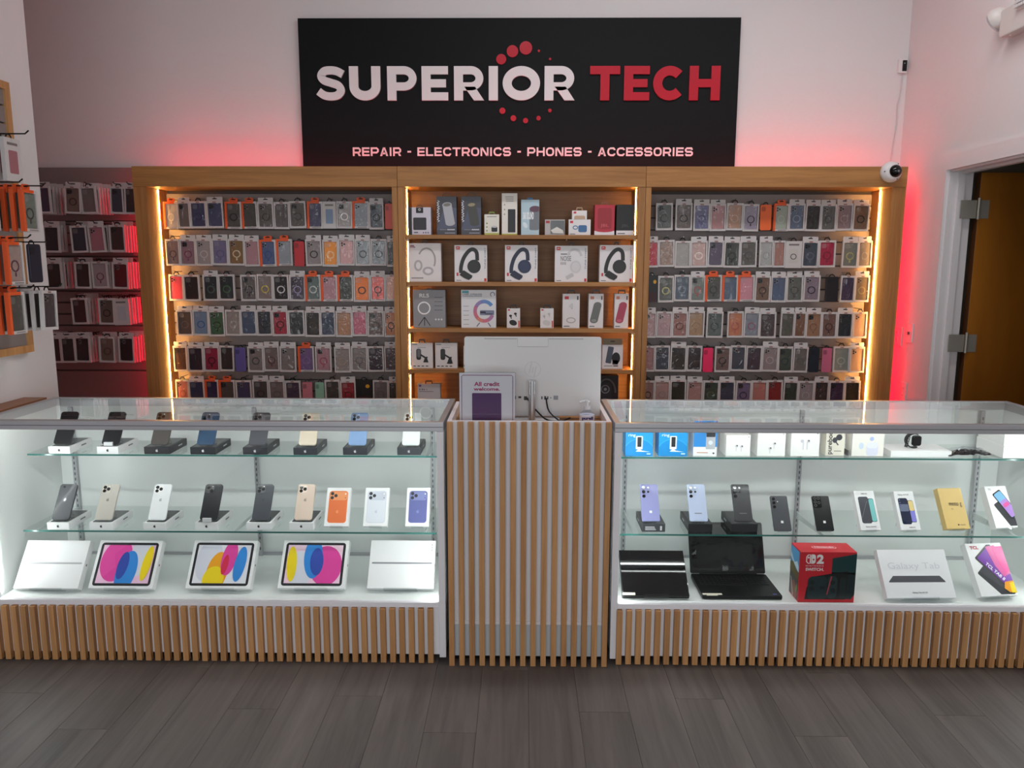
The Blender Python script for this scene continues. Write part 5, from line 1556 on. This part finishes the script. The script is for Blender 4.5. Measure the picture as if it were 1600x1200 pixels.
prn(t, cl([(0.058, 0.05), (0.08, 0.055), (0.08, 0.01), (0.055, 0.012)]), P('f4d820', 0.25), 7, 'printed_shape')
lo = lettering(t, 'TCL TAB 8', -0.045, 0.045, -0.007, 0.007, P('f4f0f8'), y=-0.0030)
lo.location = (0.014, 0, 0.098)
lo.rotation_euler = (0, math.radians(50), 0)

# ------------------------------------------------------------------ goods on the oak shelves
SG = 'boxed goods on the oak shelves'


def shelf_box(name, label, pxl, pxr, ptop, row, col, d=0.07, Y=4.765, rotz=0.0, zoff=0.0, rough=0.4):
    zs = (SHELF_Z + (0.62,))[row] + zoff
    p0, p1 = at(pxl, 400, Y=Y), at(pxr, 400, Y=Y)
    h = at((pxl + pxr) / 2, ptop, Y=Y).z - zs
    w = p1.x - p0.x
    t = thing(name, label, 'box', ((p0.x + p1.x) / 2, Y, zs + 0.0003), (0, 0, rotz), SG)
    MB().box(-w / 2, w / 2, 0, d, 0, h).build('carton', mat('card_' + col, col, rough), t, bevel=0.0008)
    return t, w, h


def hang_loop(t, h, w=0.026, hh=0.014, col='1c1c1e'):
    MB().strip([(-w / 2, h), (-w / 2 + 0.003, h + hh), (w / 2 - 0.003, h + hh), (w / 2, h)], 0.007, 0.004, 0.008).build('hang_loop', P(col), t)


# row 1
t, w, h = shelf_box('speaker_box', 'square white box with a black cube speaker, top shelf left end', 639.5, 674, 324, 0, 'd3d0de')
prn(t, rect(-w / 2, -w / 2 + 0.020, 0, h), P('1d2226'), 1, 'printed_band')
prn(t, rrect(-0.040, 0.040, 0.030, 0.104, 0.006), P('24242a'), 1, 'printed_speaker')
prn(t, rrect(-0.035, 0.035, 0.034, 0.098, 0.005), P('2e2e35'), 2, 'printed_speaker')
prn(t, rrect(-0.022, 0.022, h - 0.034, h - 0.001, 0.003), P('17171a'), 2, 'printed_tag')
MB().strip(ellipse(0, h - 0.014, 0.006, 0.006, n=18), 0.0025, -0.0016, -0.0009, True).build('printed_ring', P('f0f0f0'), t)
MB().strip(arc(0, h, 0.020, 0.012, 0, 180, 12), 0.003, 0.004, 0.008).build('hang_loop', P('1c1c1e'), t)
for k in range(3):
    prn(t, ellipse(0.022 + k * 0.014, 0.014, 0.004, 0.004, n=10), P('3a3c46'), 1, 'printed_icon')
prn(t, rect(-0.036, -0.012, 0.012, 0.018), P('4a4c66'), 1, 'printed_line')
for k, (a, b, nm, c) in enumerate(((683, 714, 'pale grey', 'b9bac2'), (721, 752, 'olive black', '4a4b48'))):
    t, w, h = shelf_box('speaker_box', 'tall slate box with a %s cylinder speaker, top shelf' % nm, a, b, 307, 0, '43454f', d=0.09)
    prn(t, [(-w / 2, 0.03), (w / 2, 0.05), (w / 2, 0.16), (-w * 0.1, h * 0.75)], P('575b72'), 1, 'printed_panel')
    MB().strip([(0.004, h * 0.76), (0.022, h * 0.30)], 0.056, -0.0014, -0.0009).build('printed_speaker', P(c), t)
    prn(t, ellipse(0.003, h * 0.78, 0.029, 0.016, rot=0.1), P(c), 3, 'printed_speaker')
    prn(t, ellipse(0.003, h * 0.785, 0.022, 0.010, rot=0.1), P('7d7a72' if k == 0 else 'a09478'), 4, 'printed_top')
    prn(t, ellipse(0.023, h * 0.30, 0.028, 0.014, rot=0.1), P(c), 3, 'printed_speaker')
    sc_ = [(-w * 0.42 + (0.0075 if q % 2 else -0.0055) * (1.0 if q % 3 else 0.5), h * 0.34 + q * h * 0.031) for q in range(19)]
    MB().strip(crom(sc_, 3), 0.0032, -0.0016, -0.001).build('printed_script', P('e8e8ee'), t)
    prn(t, rect(-w * 0.36, 0.0, 0.030, 0.034), P('8a8b96'), 2, 'printed_line')
    prn(t, rect(0.003, w * 0.40, 0.029, 0.036), P('c9cad4'), 2, 'printed_line')
    prn(t, rect(-w * 0.10, w * 0.42, 0.009, 0.015), P('9a9ba6'), 2, 'printed_line')
    MB().strip(arc(0.0, h, 0.028, 0.024, 0, 180, 14), 0.0035, 0.03, 0.034).build('carry_cord', P('4a3c36'), t)
t, w, h = shelf_box('speaker_box', 'small white box with a green hang tab and round speaker', 757, 780, 335, 0, 'e9e6dc')
prn(t, rect(-w / 2, w / 2, 0, 0.012), P('b9be5a'), 1, 'printed_band')
prn(t, rrect(-0.002, 0.034, 0.020, 0.050, 0.006), P('26262c'), 1, 'printed_speaker')
prn(t, ellipse(0.016, 0.050, 0.018, 0.006), P('c9c9cf'), 2, 'printed_top')
for k in range(3):
    prn(t, ellipse(-0.030, 0.026 + k * 0.022, 0.005, 0.005, n=10), P('8d9a5a'), 1, 'printed_icon')
prn(t, rect(-0.03, 0.03, h - 0.016, h - 0.012), P('8a8a86'), 1, 'printed_line')
hang_loop(t, h, 0.034, 0.012, '7f8f3c')
t, w, h = shelf_box('speaker_box', 'tall white box with a slim black tower speaker', 784, 808, 302, 0, 'ebe7df')
prn(t, rect(-w / 2, w / 2, 0, 0.008), P('b9be3a'), 1, 'printed_band')
prn(t, rrect(-0.010, 0.036, 0.016, h * 0.62, 0.004), P('27282c'), 1, 'printed_speaker')
for q in range(3):
    prn(t, rect(-0.026 + q * 0.002, 0.024, h - 0.024 - q * 0.012, h - 0.020 - q * 0.012), P('8f8d86'), 1, 'printed_line')
for k in range(3):
    prn(t, ellipse(-0.030, h * 0.5 + k * 0.028, 0.004, 0.005, n=10), P('9a9a80'), 1, 'printed_icon')
t, w, h = shelf_box('speaker_box', 'pale blue splash patterned speaker box with white lettering', 814, 842, 312, 0, 'b9d2de')
prn(t, rrect(-0.004, w / 2 - 0.001, 0.03, h * 0.78, 0.010), P('7a8088'), 1, 'printed_speaker')
prn(t, clip(ellipse(0.03, h * 0.74, 0.034, 0.018), -w / 2, w / 2 - 0.001, 0, h), P('6a4a5c'), 2, 'printed_top')
lettering(t, '360 SOUND', -w * 0.40, w * 0.2, h * 0.44, h * 0.66, P('f6fbff'), bold=0.05)
prn(t, ellipse(-0.03, 0.06, 0.012, 0.020, rot=0.6), P('e2eff6'), 2, 'printed_splash')
MB().box(-0.018, 0.016, 0.03, 0.034, h, h + 0.014).build('hang_tab', P('4a86b4'), t)
t, w, h = shelf_box('earphone_box', 'low silver and black box with a glossy picture, top shelf', 851, 882, 343, 0, 'b9b4b4')
prn(t, rect(-w * 0.22, w / 2 - 0.002, 0.006, h - 0.006), P('232326', 0.1), 1, 'printed_panel')
prn(t, [(-w * 0.2, 0.03), (w * 0.1, 0.05), (w * 0.4, 0.03), (w * 0.45, 0.01), (-w * 0.1, 0.012)], P('cfcac2', 0.2), 2, 'printed_sheen')
prn(t, rect(-w * 0.45, -w * 0.26, h - 0.022, h - 0.008), P('b03038'), 1, 'printed_badge')
t, w, h = shelf_box('speaker_box', 'flat white box with a blue portable speaker, under a smaller box', 888, 922, 343, 0, 'e9e6e8')
zt = h
prn(t, rrect(-0.008, 0.044, 0.018, 0.060, 0.010), P('3f6fa0'), 1, 'printed_speaker')
MB().strip(ellipse(-0.026, 0.046, 0.014, 0.010, n=18), 0.005, -0.0012, -0.0004, True).build('printed_strap', P('4a7aa8'), t)
prn(t, rect(-w * 0.44, -w * 0.30, h - 0.022, h - 0.008), P('d02a3c'), 1, 'printed_badge')
prn(t, rect(-w * 0.45, -w * 0.2, 0.005, 0.009), P('55565c'), 1, 'printed_line')
t, w, h = shelf_box('speaker_box', 'small white box with beige tab stacked on the blue speaker box', 893, 916, 329, 0, 'ebe7e6', zoff=zt + 0.0006)
prn(t, clip(rrect(-0.032, 0.034, -0.01, h * 0.42, 0.010), -w / 2, w / 2, 0.001, h), P('c7a68c'), 1, 'printed_speaker')
prn(t, rect(-w * 0.40, -w * 0.22, h - 0.018, h - 0.006), P('d02a3c'), 1, 'printed_badge')
hang_loop(t, h, 0.036, 0.016, 'b0906e')
t, w, h = shelf_box('speaker_box', 'red portable speaker box on the top shelf', 928, 959, 320, 0, 'b02030', d=0.08, rough=0.45)
prn(t, rect(-w / 2, w / 2, 0, 0.026), P('eceaf0'), 1, 'printed_band')
prn(t, [(-w / 2 + 0.001, 0.026)] + arc(0, 0.032, w / 2 - 0.001, 0.014, 180, 360, 12) + [(w / 2 - 0.001, 0.034), (w / 2 - 0.001, h - 0.002), (-w / 2 + 0.001, h - 0.002)], P('b8233a', 0.4), 2, 'printed_panel')
prn(t, rrect(-0.042, 0.042, 0.036, h - 0.02, 0.012), P('9a1726', 0.4), 3, 'printed_speaker')
lettering(t, 'JBL', -0.024, 0.026, 0.045, 0.068, P('d8616c'), y=-0.0018, bold=0.0)
hang_loop(t, h, 0.036, 0.014, '9a6a58')
t, w, h = shelf_box('speaker_box', 'black portable speaker box at the right end of the top shelf', 962, 989, 320, 0, '1d1b1c', d=0.08, rough=0.45)
prn(t, rect(-w / 2, w / 2, 0, 0.028), P('eceaf0'), 1, 'printed_band')
prn(t, rrect(-0.042, 0.042, 0.034, h - 0.012, 0.016), P('0c0c0e', 0.4), 2, 'printed_speaker')
lettering(t, 'JBL', -0.022, 0.024, 0.045, 0.066, P('4a4a4e'), y=-0.0014, bold=0.0)
prn(t, rect(-w * 0.42, w * 0.0, 0.008, 0.013), P('44454c'), 2, 'printed_line')


# row 2: five headphone boxes
def headphone_box(label, a, b, top, col, band, cup, kind):
    t, w, h = shelf_box('headphone_box', label, a, b, top, 1, col)
    hang_loop(t, h)
    if kind == 'silver':
        MB().strip(arc(0.012, h * 0.56, 0.052, 0.072, 150, -30, 20), 0.010, -0.001, -0.0004).build('printed_band', P(band), t)
        prn(t, ellipse(-0.040, h * 0.42, 0.026, 0.034), P(cup), 2, 'printed_cup')
        prn(t, ellipse(-0.040, h * 0.42, 0.014, 0.022), P('e9e4e6'), 3, 'printed_cup')
        prn(t, ellipse(0.02, h * 0.28, 0.034, 0.026), P(cup), 2, 'printed_cup')
        prn(t, ellipse(0.02, h * 0.28, 0.020, 0.014), P('e9e4e6'), 3, 'printed_cup')
        lettering(t, 'm.', -w * 0.43, -w * 0.28, h - 0.028, h - 0.012, P('9a2a56'), bold=0.04)
        prn(t, rect(-w * 0.42, -w * 0.05, 0.019, 0.026), P('8a878c'), 1, 'printed_line')
        return
    dark = P(band)
    if kind == 'noise':
        prn(t, rect(-w * 0.32, -w * 0.04, h * 0.755, h * 0.785), P('77777c'), 1, 'printed_line')
        lettering(t, 'NOISE', -w * 0.32, w * 0.0, h * 0.58, h * 0.72, P('66666b'), bold=0.0)
        for q in range(4):
            prn(t, rect(-w * 0.32 + q * w * 0.045, -w * 0.32 + q * w * 0.045 + w * 0.022, h * 0.48, h * 0.55), P('8a8a8e'), 1, 'printed_mark')
        MB().strip(arc(0.020, h * 0.68, 0.042, 0.048, 165, 10, 16), 0.014, -0.001, -0.0004).build('printed_band', dark, t)
        prn(t, ellipse(0.028, h * 0.42, 0.036, 0.040), P('dcdadd'), 2, 'printed_cup')
        MB().strip(ellipse(0.028, h * 0.42, 0.028, 0.032), 0.002, -0.0016, -0.0008, True).build('printed_cup_ring', P('bdbbc0'), t)
        prn(t, rot_rect(-0.008, h * 0.16, 0.05, 0.024, 0.5), P('c6c4c8'), 2, 'printed_cup')
    else:
        fx = lambda u: -w / 2 + w * u
        pts = crom([(fx(0.20), h * 0.24), (fx(0.20), h * 0.40), (fx(0.28), h * 0.64), (fx(0.43), h * 0.83), (fx(0.57), h * 0.885), (fx(0.68), h * 0.80), (fx(0.70), h * 0.58)], 5)
        MB().strip(pts, w * 0.115, -0.0012, -0.0006).build('printed_band', dark, t)
        prn(t, ellipse(fx(0.60), h * 0.42, w * 0.205, w * 0.205), P(cup), 3, 'printed_cup', y=-0.0018)
        MB().strip(ellipse(fx(0.60), h * 0.42, w * 0.16, w * 0.16), w * 0.012, -0.0024, -0.0018, True).build('printed_cup_ring', dark, t)
        prn(t, [(fx(0.15), h * 0.19), (fx(0.28), h * 0.32), (fx(0.55), h * 0.17), (fx(0.53), h * 0.11), (fx(0.44), h * 0.05), (fx(0.30), h * 0.10)], dark, 3, 'printed_cup', y=-0.0024)
    b_ = prn(t, rrect(-w * 0.45, -w * 0.33, h - 0.027, h - 0.008, 0.002), P('d8342c'), 1, 'printed_badge')
    lettering(b_, 'JBL', -w * 0.435, -w * 0.345, h - 0.022, h - 0.013, P('f6e8e6'), y=-0.0009)
    lettering(t, 'TUNE 510BT', w * 0.42, w * 0.46, h * 0.35, h * 0.94, P('8a8a90'), vertical=True)
    prn(t, rect(w * 0.41, w * 0.48, 0.003, 0.022), P('d0302c'), 1, 'printed_tab')
    if kind != 'noise':
        prn(t, rrect(-w * 0.44, -w * 0.38, 0.036, 0.056, 0.002), P('c83a44'), 1, 'printed_mark')
    prn(t, rect(-w * 0.45, -w * 0.30, 0.007, 0.011), P('66666b'), 1, 'printed_line')


headphone_box('silver headphones box, leftmost of the headphone row', 638, 689, 380, 'e6e0e0', 'a8a0a2', 'b9b2b6', 'silver')
headphone_box('black headphones box, second in the headphone row', 710, 761, 383, 'e8e4e6', '202022', '2c2c2e', 'jbl')
headphone_box('navy headphones box, middle of the headphone row', 789, 840, 383, 'e8e4e6', '232a42', '30395a', 'jbl')
headphone_box('white headphones box with large grey lettering', 867, 918, 384, 'e6e3e5', 'cfcdd0', 'dcdadd', 'noise')
headphone_box('black headphones box at the right end of the headphone row', 937, 989, 383, 'e8e4e6', '262627', '2e2e2f', 'jbl')

# row 3
t, w, h = shelf_box('ring_light_box', 'grey box with a glowing ring light picture', 644, 695, 453, 2, '8c8b90')
MB().strip(ellipse(-0.032, h * 0.52, 0.036, 0.036, n=32), 0.008, -0.0012, -0.0004, True).build('printed_ring', P('f2f2f2'), t)
for sx in (-0.024, 0.0, 0.022):
    MB().strip([(-0.030, h * 0.28), (-0.030 + sx * 1.6, 0.012)], 0.005, -0.0012, -0.0004).build('printed_leg', P('232325'), t)
lettering(t, 'RL5', -w * 0.30, w * 0.0, h * 0.80, h * 0.90, P('e4e4e6'), bold=0.03)
for k in range(4):
    prn(t, rect(w * 0.16, w * 0.42, h * 0.46 + k * 0.026, h * 0.46 + k * 0.026 + 0.004), P('5f5e63'), 1, 'printed_line')
for k in range(3):
    prn(t, ellipse(w * 0.2 + k * 0.018, h * 0.22, 0.006, 0.006, n=12), P('d8d8da'), 1, 'printed_icon')
MB().box(-0.018, 0.014, 0.004, 0.008, h, h + 0.010).build('hang_tab', P('2a2a2c'), t)
t, w, h = shelf_box('charging_speaker_box', 'white box with a rainbow G shaped charging speaker', 720, 775, 453, 2, 'e6e6ea')
cx, cz = 0.034, h * 0.44
cols = ['5f93cc', '6f8cc8', '9a86bc', 'c8789c', 'd87488', 'dc8a7c', 'd87890', 'b880b0']
for k in range(8):
    MB().strip(arc(cx, cz, 0.056, 0.060, 35 + k * 37.5, 35 + (k + 1) * 37.5 + 1, 6), 0.022, -0.0012, -0.0004).build('printed_arc', P(cols[k]), t)
prn(t, rrect(cx - 0.026, cx + 0.062, cz - 0.024, cz + 0.006, 0.006), P('7f86a0'), 4, 'printed_speaker')
prn(t, rect(cx - 0.024, cx + 0.010, cz - 0.013, cz - 0.001), P('2c2440'), 5, 'printed_mark')
prn(t, rect(cx + 0.006, cx + 0.052, cz - 0.019, cz - 0.014), P('3a2c48'), 5, 'printed_mark')
lettering(t, 'LAMP WIRELESS', -w * 0.46, w * 0.1, h - 0.030, h - 0.023, P('3a4a58'))
lettering(t, 'CHARGING SPEAKER', -w * 0.46, w * 0.1, h - 0.041, h - 0.034, P('3a4a58'))
prn(t, rect(-w * 0.47, -w * 0.28, h - 0.020, h - 0.006), P('46a4b0'), 1, 'printed_badge')
MB().strip(arc(w * 0.40, h - 0.028, 0.013, 0.013, -30, 240, 14), 0.004, -0.001, -0.0004).build('printed_mark', P('55406a'), t)
for sx in (-0.046, 0.040):
    MB().strip([(cx + sx * 0.6, 0.032), (cx + sx, 0.008)], 0.006, -0.0012, -0.0004).build('printed_foot', P('6a708a'), t)
for k in range(5):
    prn(t, rect(-w * 0.44, -w * 0.28, 0.02 + k * 0.028, 0.023 + k * 0.028), P('9a9ca8'), 1, 'printed_line')
for a, b, c, lab in ((792, 813, '232325', 'small white box with black earbuds in the middle of third shelf'), (845, 866, 'd2d0d2', 'small white box with white earbuds behind the computer top')):
    t, w, h = shelf_box('earbud_box', lab, a, b, 482, 2, 'e9e5e6')
    hang_loop(t, h, 0.04, 0.018)
    prn(t, ellipse(-0.002, 0.032, 0.024, 0.017, rot=-0.3), P(c), 1, 'printed_case')
    for sx, sz in ((-0.018, 0.075), (0.012, 0.088)):
        prn(t, ellipse(sx, sz, 0.009, 0.007), P(c), 1, 'printed_bud')
        prn(t, rot_rect(sx + 0.003, sz - 0.010, 0.006, 0.018, 0.3, 0.002), P(c), 1, 'printed_stem')
    prn(t, rect(w * 0.36, w * 0.47, 0.003, 0.045), P('d4564c'), 1, 'printed_tab')
    prn(t, rect(-w * 0.42, -w * 0.26, h - 0.014, h - 0.005), P('c83038'), 1, 'printed_badge')
for a, b, c, bd, lab in ((880, 907, 'c9c7c9', 'd0303c', 'tall white box with white earbuds on third shelf'), (921, 944.5, '6d716f', 'd08a6a', 'tall white box with a grey cylinder speaker'), (962, 984, 'b0405c', 'd08a6a', 'tall white box with a crimson cylinder speaker')):
    t, w, h = shelf_box('speaker_box', lab, a, b, 459, 2, 'e8e4e6')
    hang_loop(t, h, 0.042, 0.020)
    if c == 'c9c7c9':
        prn(t, rrect(0.0, 0.010, h * 0.55, h * 0.72, 0.004), P(c), 1, 'printed_stem')
        prn(t, ellipse(0.0, h * 0.64, 0.013, 0.011), P('d6d4d6'), 2, 'printed_bud')
        MB().strip(ellipse(0.0, h * 0.23, 0.026, 0.015), 0.006, -0.001, -0.0004, True).build('printed_case', P('b2b0b2'), t)
    else:
        MB().strip([(-0.012, h * 0.22), (0.010, h * 0.68)], 0.048 if w > 0.085 else 0.044, -0.0014, -0.0008).build('printed_speaker', P(c), t)
        prn(t, ellipse(-0.012, h * 0.22, 0.024, 0.016), P(c), 3, 'printed_speaker')
        prn(t, ellipse(-0.012, h * 0.22, 0.016, 0.009), P('8f9290' if c == '6d716f' else 'c86078'), 4, 'printed_end')
        prn(t, ellipse(0.010, h * 0.68, 0.023, 0.017), P(c), 3, 'printed_speaker')
    prn(t, rect(-w * 0.38, -w * 0.14, h - 0.034, h - 0.016), P(bd), 1, 'printed_badge')
    prn(t, rect(w * 0.34, w * 0.42, h - 0.038, h - 0.014), P('35353a'), 1, 'printed_mark')
    prn(t, rect(-w * 0.42, -w * 0.08, 0.009, 0.014), P('44454c'), 1, 'printed_line')
# row 4
for a, b, lab in ((640, 674, 'white car phone mount box, left end of the fourth shelf'), (678, 713, 'white car phone mount box, second on the fourth shelf')):
    t, w, h = shelf_box('phone_mount_box', lab, a, b, 536, 3, 'e6e2e2')
    hang_loop(t, h, 0.036, 0.020)
    prn(t, rrect(-0.036, -0.006, 0.052, 0.122, 0.012), P('2a2b2e'), 1, 'printed_mount')
    prn(t, rrect(-0.030, -0.010, 0.068, 0.118, 0.008), P('6a6c72' if a == 640 else '35363a'), 2, 'printed_mount')
    MB().strip([(-0.010, 0.085), (0.020, 0.066), (0.034, 0.068)], 0.010, -0.0012, -0.0006).build('printed_arm', P('202124'), t)
    prn(t, [(0.006, 0.036), (0.040, 0.036), (0.030, 0.066), (0.018, 0.068)], P('202124'), 2, 'printed_base')
    if a == 678:
        prn(t, ellipse(0.022, 0.032, 0.020, 0.005), P('26262a'), 2, 'printed_base')
    prn(t, rect(-w * 0.45, -w * 0.22, h - 0.011, h - 0.007), P('4a5a6a'), 1, 'printed_line')
    prn(t, rect(-w * 0.20, w * 0.18, h - 0.030, h - 0.027), P('8a8a90'), 1, 'printed_line')
    for k in range(4):
        prn(t, rect(-w * 0.42 + k * 0.026, -w * 0.42 + k * 0.026 + 0.016, 0.010, 0.016), P('3a3a3e'), 1, 'printed_icon')
t, w, h = shelf_box('accessory_box', 'white box mostly hidden behind the computer on the fourth shelf', 723, 760, 541, 3, 'e2dedf')
prn(t, rect(-w * 0.48, -w * 0.36, 0.008, 0.022), P('34353a'), 1, 'printed_mark')
t, w, h = shelf_box('phone_mount_box', 'white phone holder box with olive card header, right of the computer', 944, 977, 539, 3, 'e4e2e6')
MB().prism(rrect(-w * 0.48, w * 0.46, h, h + 0.040, 0.006), 0.004, 0.007).build('header_card', P('7a6f55'), t)
prn(t, rrect(-0.014, 0.014, h + 0.018, h + 0.025, 0.003), P('232325'), 1, 'hang_slot', y=0.0034)
prn(t, rot_rect(-0.018, h * 0.58, 0.036, 0.105, -0.16, 0.006), P('4d5464'), 1, 'printed_phone')
prn(t, ellipse(0.022, h * 0.45, 0.026, 0.036), P('1c1d20'), 2, 'printed_mount')
prn(t, rrect(0.0, 0.036, h * 0.18, h * 0.36, 0.006), P('1c1d20'), 2, 'printed_mount')
prn(t, rect(-w * 0.40, w * 0.02, 0.016, 0.020), P('77787e'), 1, 'printed_line')
prn(t, rect(w * 0.05, w * 0.28, 0.015, 0.022), P('44454c'), 1, 'printed_line')
# row 5 (low shelf on the base cabinet)
t, w, h = shelf_box('charger_box', 'plain white box with purple mark, bottom shelf left of the counter', 649, 685, 600, 4, 'cfccd2')
hang_loop(t, h, 0.042, 0.018)
prn(t, rect(-w * 0.44, -w * 0.34, h - 0.018, h - 0.006), P('7a4a8a'), 1, 'printed_badge')
lettering(t, '3 IN 1', -w * 0.44, -w * 0.08, h - 0.040, h - 0.030, P('3a3a44'))
prn(t, rect(-w * 0.44, w * 0.2, h - 0.050, h - 0.046), P('8a8892'), 1, 'printed_line')
t, w, h = shelf_box('party_speaker_box', 'black box with a round coned party speaker, bottom shelf right', 918, 971, 587, 4, '14141f', d=0.09)
MB().strip(arc(0.03, h * 0.60, 0.056, 0.085, 170, 0, 18), 0.010, -0.001, -0.0004).build('printed_handle', P('55545c'), t)
prn(t, rrect(-0.06, 0.06, 0.0, h * 0.84, 0.024), P('26262e'), 2, 'printed_speaker')
for cz_, r_ in ((h * 0.68, 0.024), (h * 0.30, 0.040)):
    MB().strip(ellipse(0.022, cz_, r_, r_), 0.007, -0.0018, -0.0010, True).build('printed_cone', P('77767e'), t)
    prn(t, ellipse(0.022, cz_, r_ * 0.4, r_ * 0.4), P('8a8890'), 5, 'printed_cone')

# ------------------------------------------------------------------ things on the walls at the right
dm = thing('dome_camera', 'white dome security camera on the corner of the oak unit', 'camera', (2.166, UY0 - 0.0045, 2.117), (0, 0, math.radians(-14)))
m = MB().lathe([(0.058, 0.0), (0.061, 0.012), (0.058, 0.030), (0.046, 0.048), (0.036, 0.052)], 28)
m.v = [(x_, -z_, y_) for x_, y_, z_ in m.v]
hs = m.build('housing', mat('camera_white', 'e2dfe0', 0.35), dm, smooth=True)
dm.rotation_euler = (0, 0, 0)
m = MB().lathe([(0.037, 0.0), (0.034, 0.012), (0.024, 0.026), (0.010, 0.033), (0.001, 0.034)], 24)
m.v = [(x_ + 0.010, -z_ - 0.047, y_ + 0.002) for x_, y_, z_ in m.v]
m.build('dome', mat('dark_dome', '0b0b0d', 0.06), dm, smooth=True)
m = MB().lathe([(0.008, 0.0), (0.006, 0.004)], 12)
m.v = [(x_ + 0.014, -z_ - 0.0805, y_ - 0.002) for x_, y_, z_ in m.v]
m.build('lens', mat('lens_grey', '6a6d70', 0.15), dm, smooth=True)
for a in (60, 180, 300):
    MB().cyl((0.050 * math.cos(math.radians(a)), -0.047, 0.050 * math.sin(math.radians(a))), (0.050 * math.cos(math.radians(a)), -0.040, 0.050 * math.sin(math.radians(a))), 0.003, n=8).build('screw', P('33333a'), dm)
pm = at(1409, 104, Y=Y_BACK)
mc = thing('mini_camera', 'small white box camera with black face high on the back wall corner', 'camera', (pm.x, Y_BACK - 0.001, pm.z))
MB().prism(rrect(-0.028, 0.022, -0.042, 0.042, 0.006), -0.020, 0.0).build('housing', mat('camera_white', 'e2dfe0', 0.35), mc, bevel=0.001)
MB().prism(rrect(-0.006, 0.021, -0.032, 0.032, 0.003), -0.0225, -0.0205).build('face', mat('gloss_black', '0c0c0e', 0.1), mc)
MB().prism(ellipse(0.006, 0.014, 0.004, 0.004, n=12), -0.0232, -0.0226).build('lens', P('8a8c92'), mc)
cpts = [(pm.x + 0.005, Y_BACK - 0.006, pm.z - 0.044), (pm.x + 0.0, Y_BACK - 0.006, pm.z - 0.16), (pm.x - 0.012, Y_BACK - 0.006, pm.z - 0.24), (pm.x - 0.008, Y_BACK - 0.006, pm.z - 0.34), (pm.x - 0.02, Y_BACK - 0.006, pm.z - 0.46), (pm.x - 0.03, Y_BACK - 0.006, pm.z - 0.60)]
tag(MB().tube(crom(cpts, 6), 0.003, 6).build('white_wire', mat('cord_grey', 'cfc8c8', 0.5), smooth=True), 'thin white cord running down the wall below the small camera', 'cord')


def wall_plate(label, pxy, w, h, kind):
    p = at(pxy[0], pxy[1], X=X_RIGHT)
    t = thing('wall_plate', label, 'wall plate', (X_RIGHT - 0.0005, p.y, p.z), (0, 0, math.radians(-90)))
    pl = mat('plate_white', 'd9d5d6', 0.4)
    MB().prism(rrect(-w / 2, w / 2, -h / 2, h / 2, 0.004), -0.006, 0.0).build('plate', pl, t, bevel=0.001)
    if kind == 'switch':
        MB().box(-0.005, 0.005, -0.014, -0.006, -0.010, 0.006).build('toggle', P('4a4648'), t)
    else:
        for dz in ((0.022, -0.022)):
            o_ = MB().prism(rrect(-0.016, 0.016, dz - 0.014, dz + 0.014, 0.006), -0.0075, -0.006).build('socket', pl, t)
            for sx in (-0.006, 0.006):
                MB().box(sx - 0.0012, sx + 0.0012, -0.0079, -0.0074, dz - 0.004, dz + 0.005).build('socket_slot', P('3a3638'), o_)
    return t


wall_plate('white light switch plate beside the door casing', (1422, 520), 0.075, 0.118, 'switch')
wall_plate('outlet plate glowing red next to the oak unit', (1403, 525), 0.118, 0.118, 'outlet')
wall_plate('low outlet plate below the light switch', (1412, 612), 0.075, 0.118, 'outlet')
# emergency light, partly in the frame
el = thing('emergency_light', 'white emergency light unit with swivel lamp head high on the right wall', 'emergency light', (X_RIGHT - 0.0005, 3.80, 2.74), (0, 0, math.radians(-90)))
EW = mat('emergency_white', 'cfc9c6', 0.45)
# local x runs towards the camera, -y out of the wall
MB().prism(rrect(-0.21, 0.19, -0.065, 0.065, 0.02), -0.062, 0.0).build('housing', EW, el, bevel=0.006)
m = MB().lathe([(0.060, 0.0), (0.060, 0.014), (0.050, 0.040), (0.026, 0.058), (0.004, 0.062)], 24)
m.v = [(x_, y_, z_) for x_, y_, z_ in m.v]
hd = m.build('lamp_head', EW, el, smooth=True)
hd.location = (-0.262, -0.045, 0.030)
hd.rotation_euler = (math.radians(-20), math.radians(62), 0)
m = MB().lathe([(0.054, -0.012), (0.057, -0.001)], 24)
m.build('lamp_lens', glass_mat('lamp_lens', (0.85, 0.86, 0.88), 1.5, rough=0.1), hd, smooth=True)
MB().cyl((-0.235, -0.035, 0.01), (-0.19, -0.03, 0.0), 0.012).build('swivel', EW, el)
# ribbed lens panel of the second head on top
g = MB()
for k in range(9):
    for j in range(6):
        g.box(-0.07 + k * 0.017, -0.070 + k * 0.017 + 0.013, -0.085, -0.066, 0.030 + j * 0.018, 0.030 + j * 0.018 + 0.013)
go = g.build('prismatic_lens', mat('lens_clear_grey', 'd6d4d4', 0.1), el)
go['kind'] = 'stuff'
MB().prism(rrect(-0.085, 0.09, 0.02, 0.15, 0.014), -0.066, -0.030).build('lens_frame', mat('lens_frame_chrome', 'e8e8e8', 0.2), el)
MB().cyl((-0.15, -0.04, -0.0655), (-0.15, -0.04, -0.068), 0.004, n=10).build('test_button', P('f0eeee'), el)
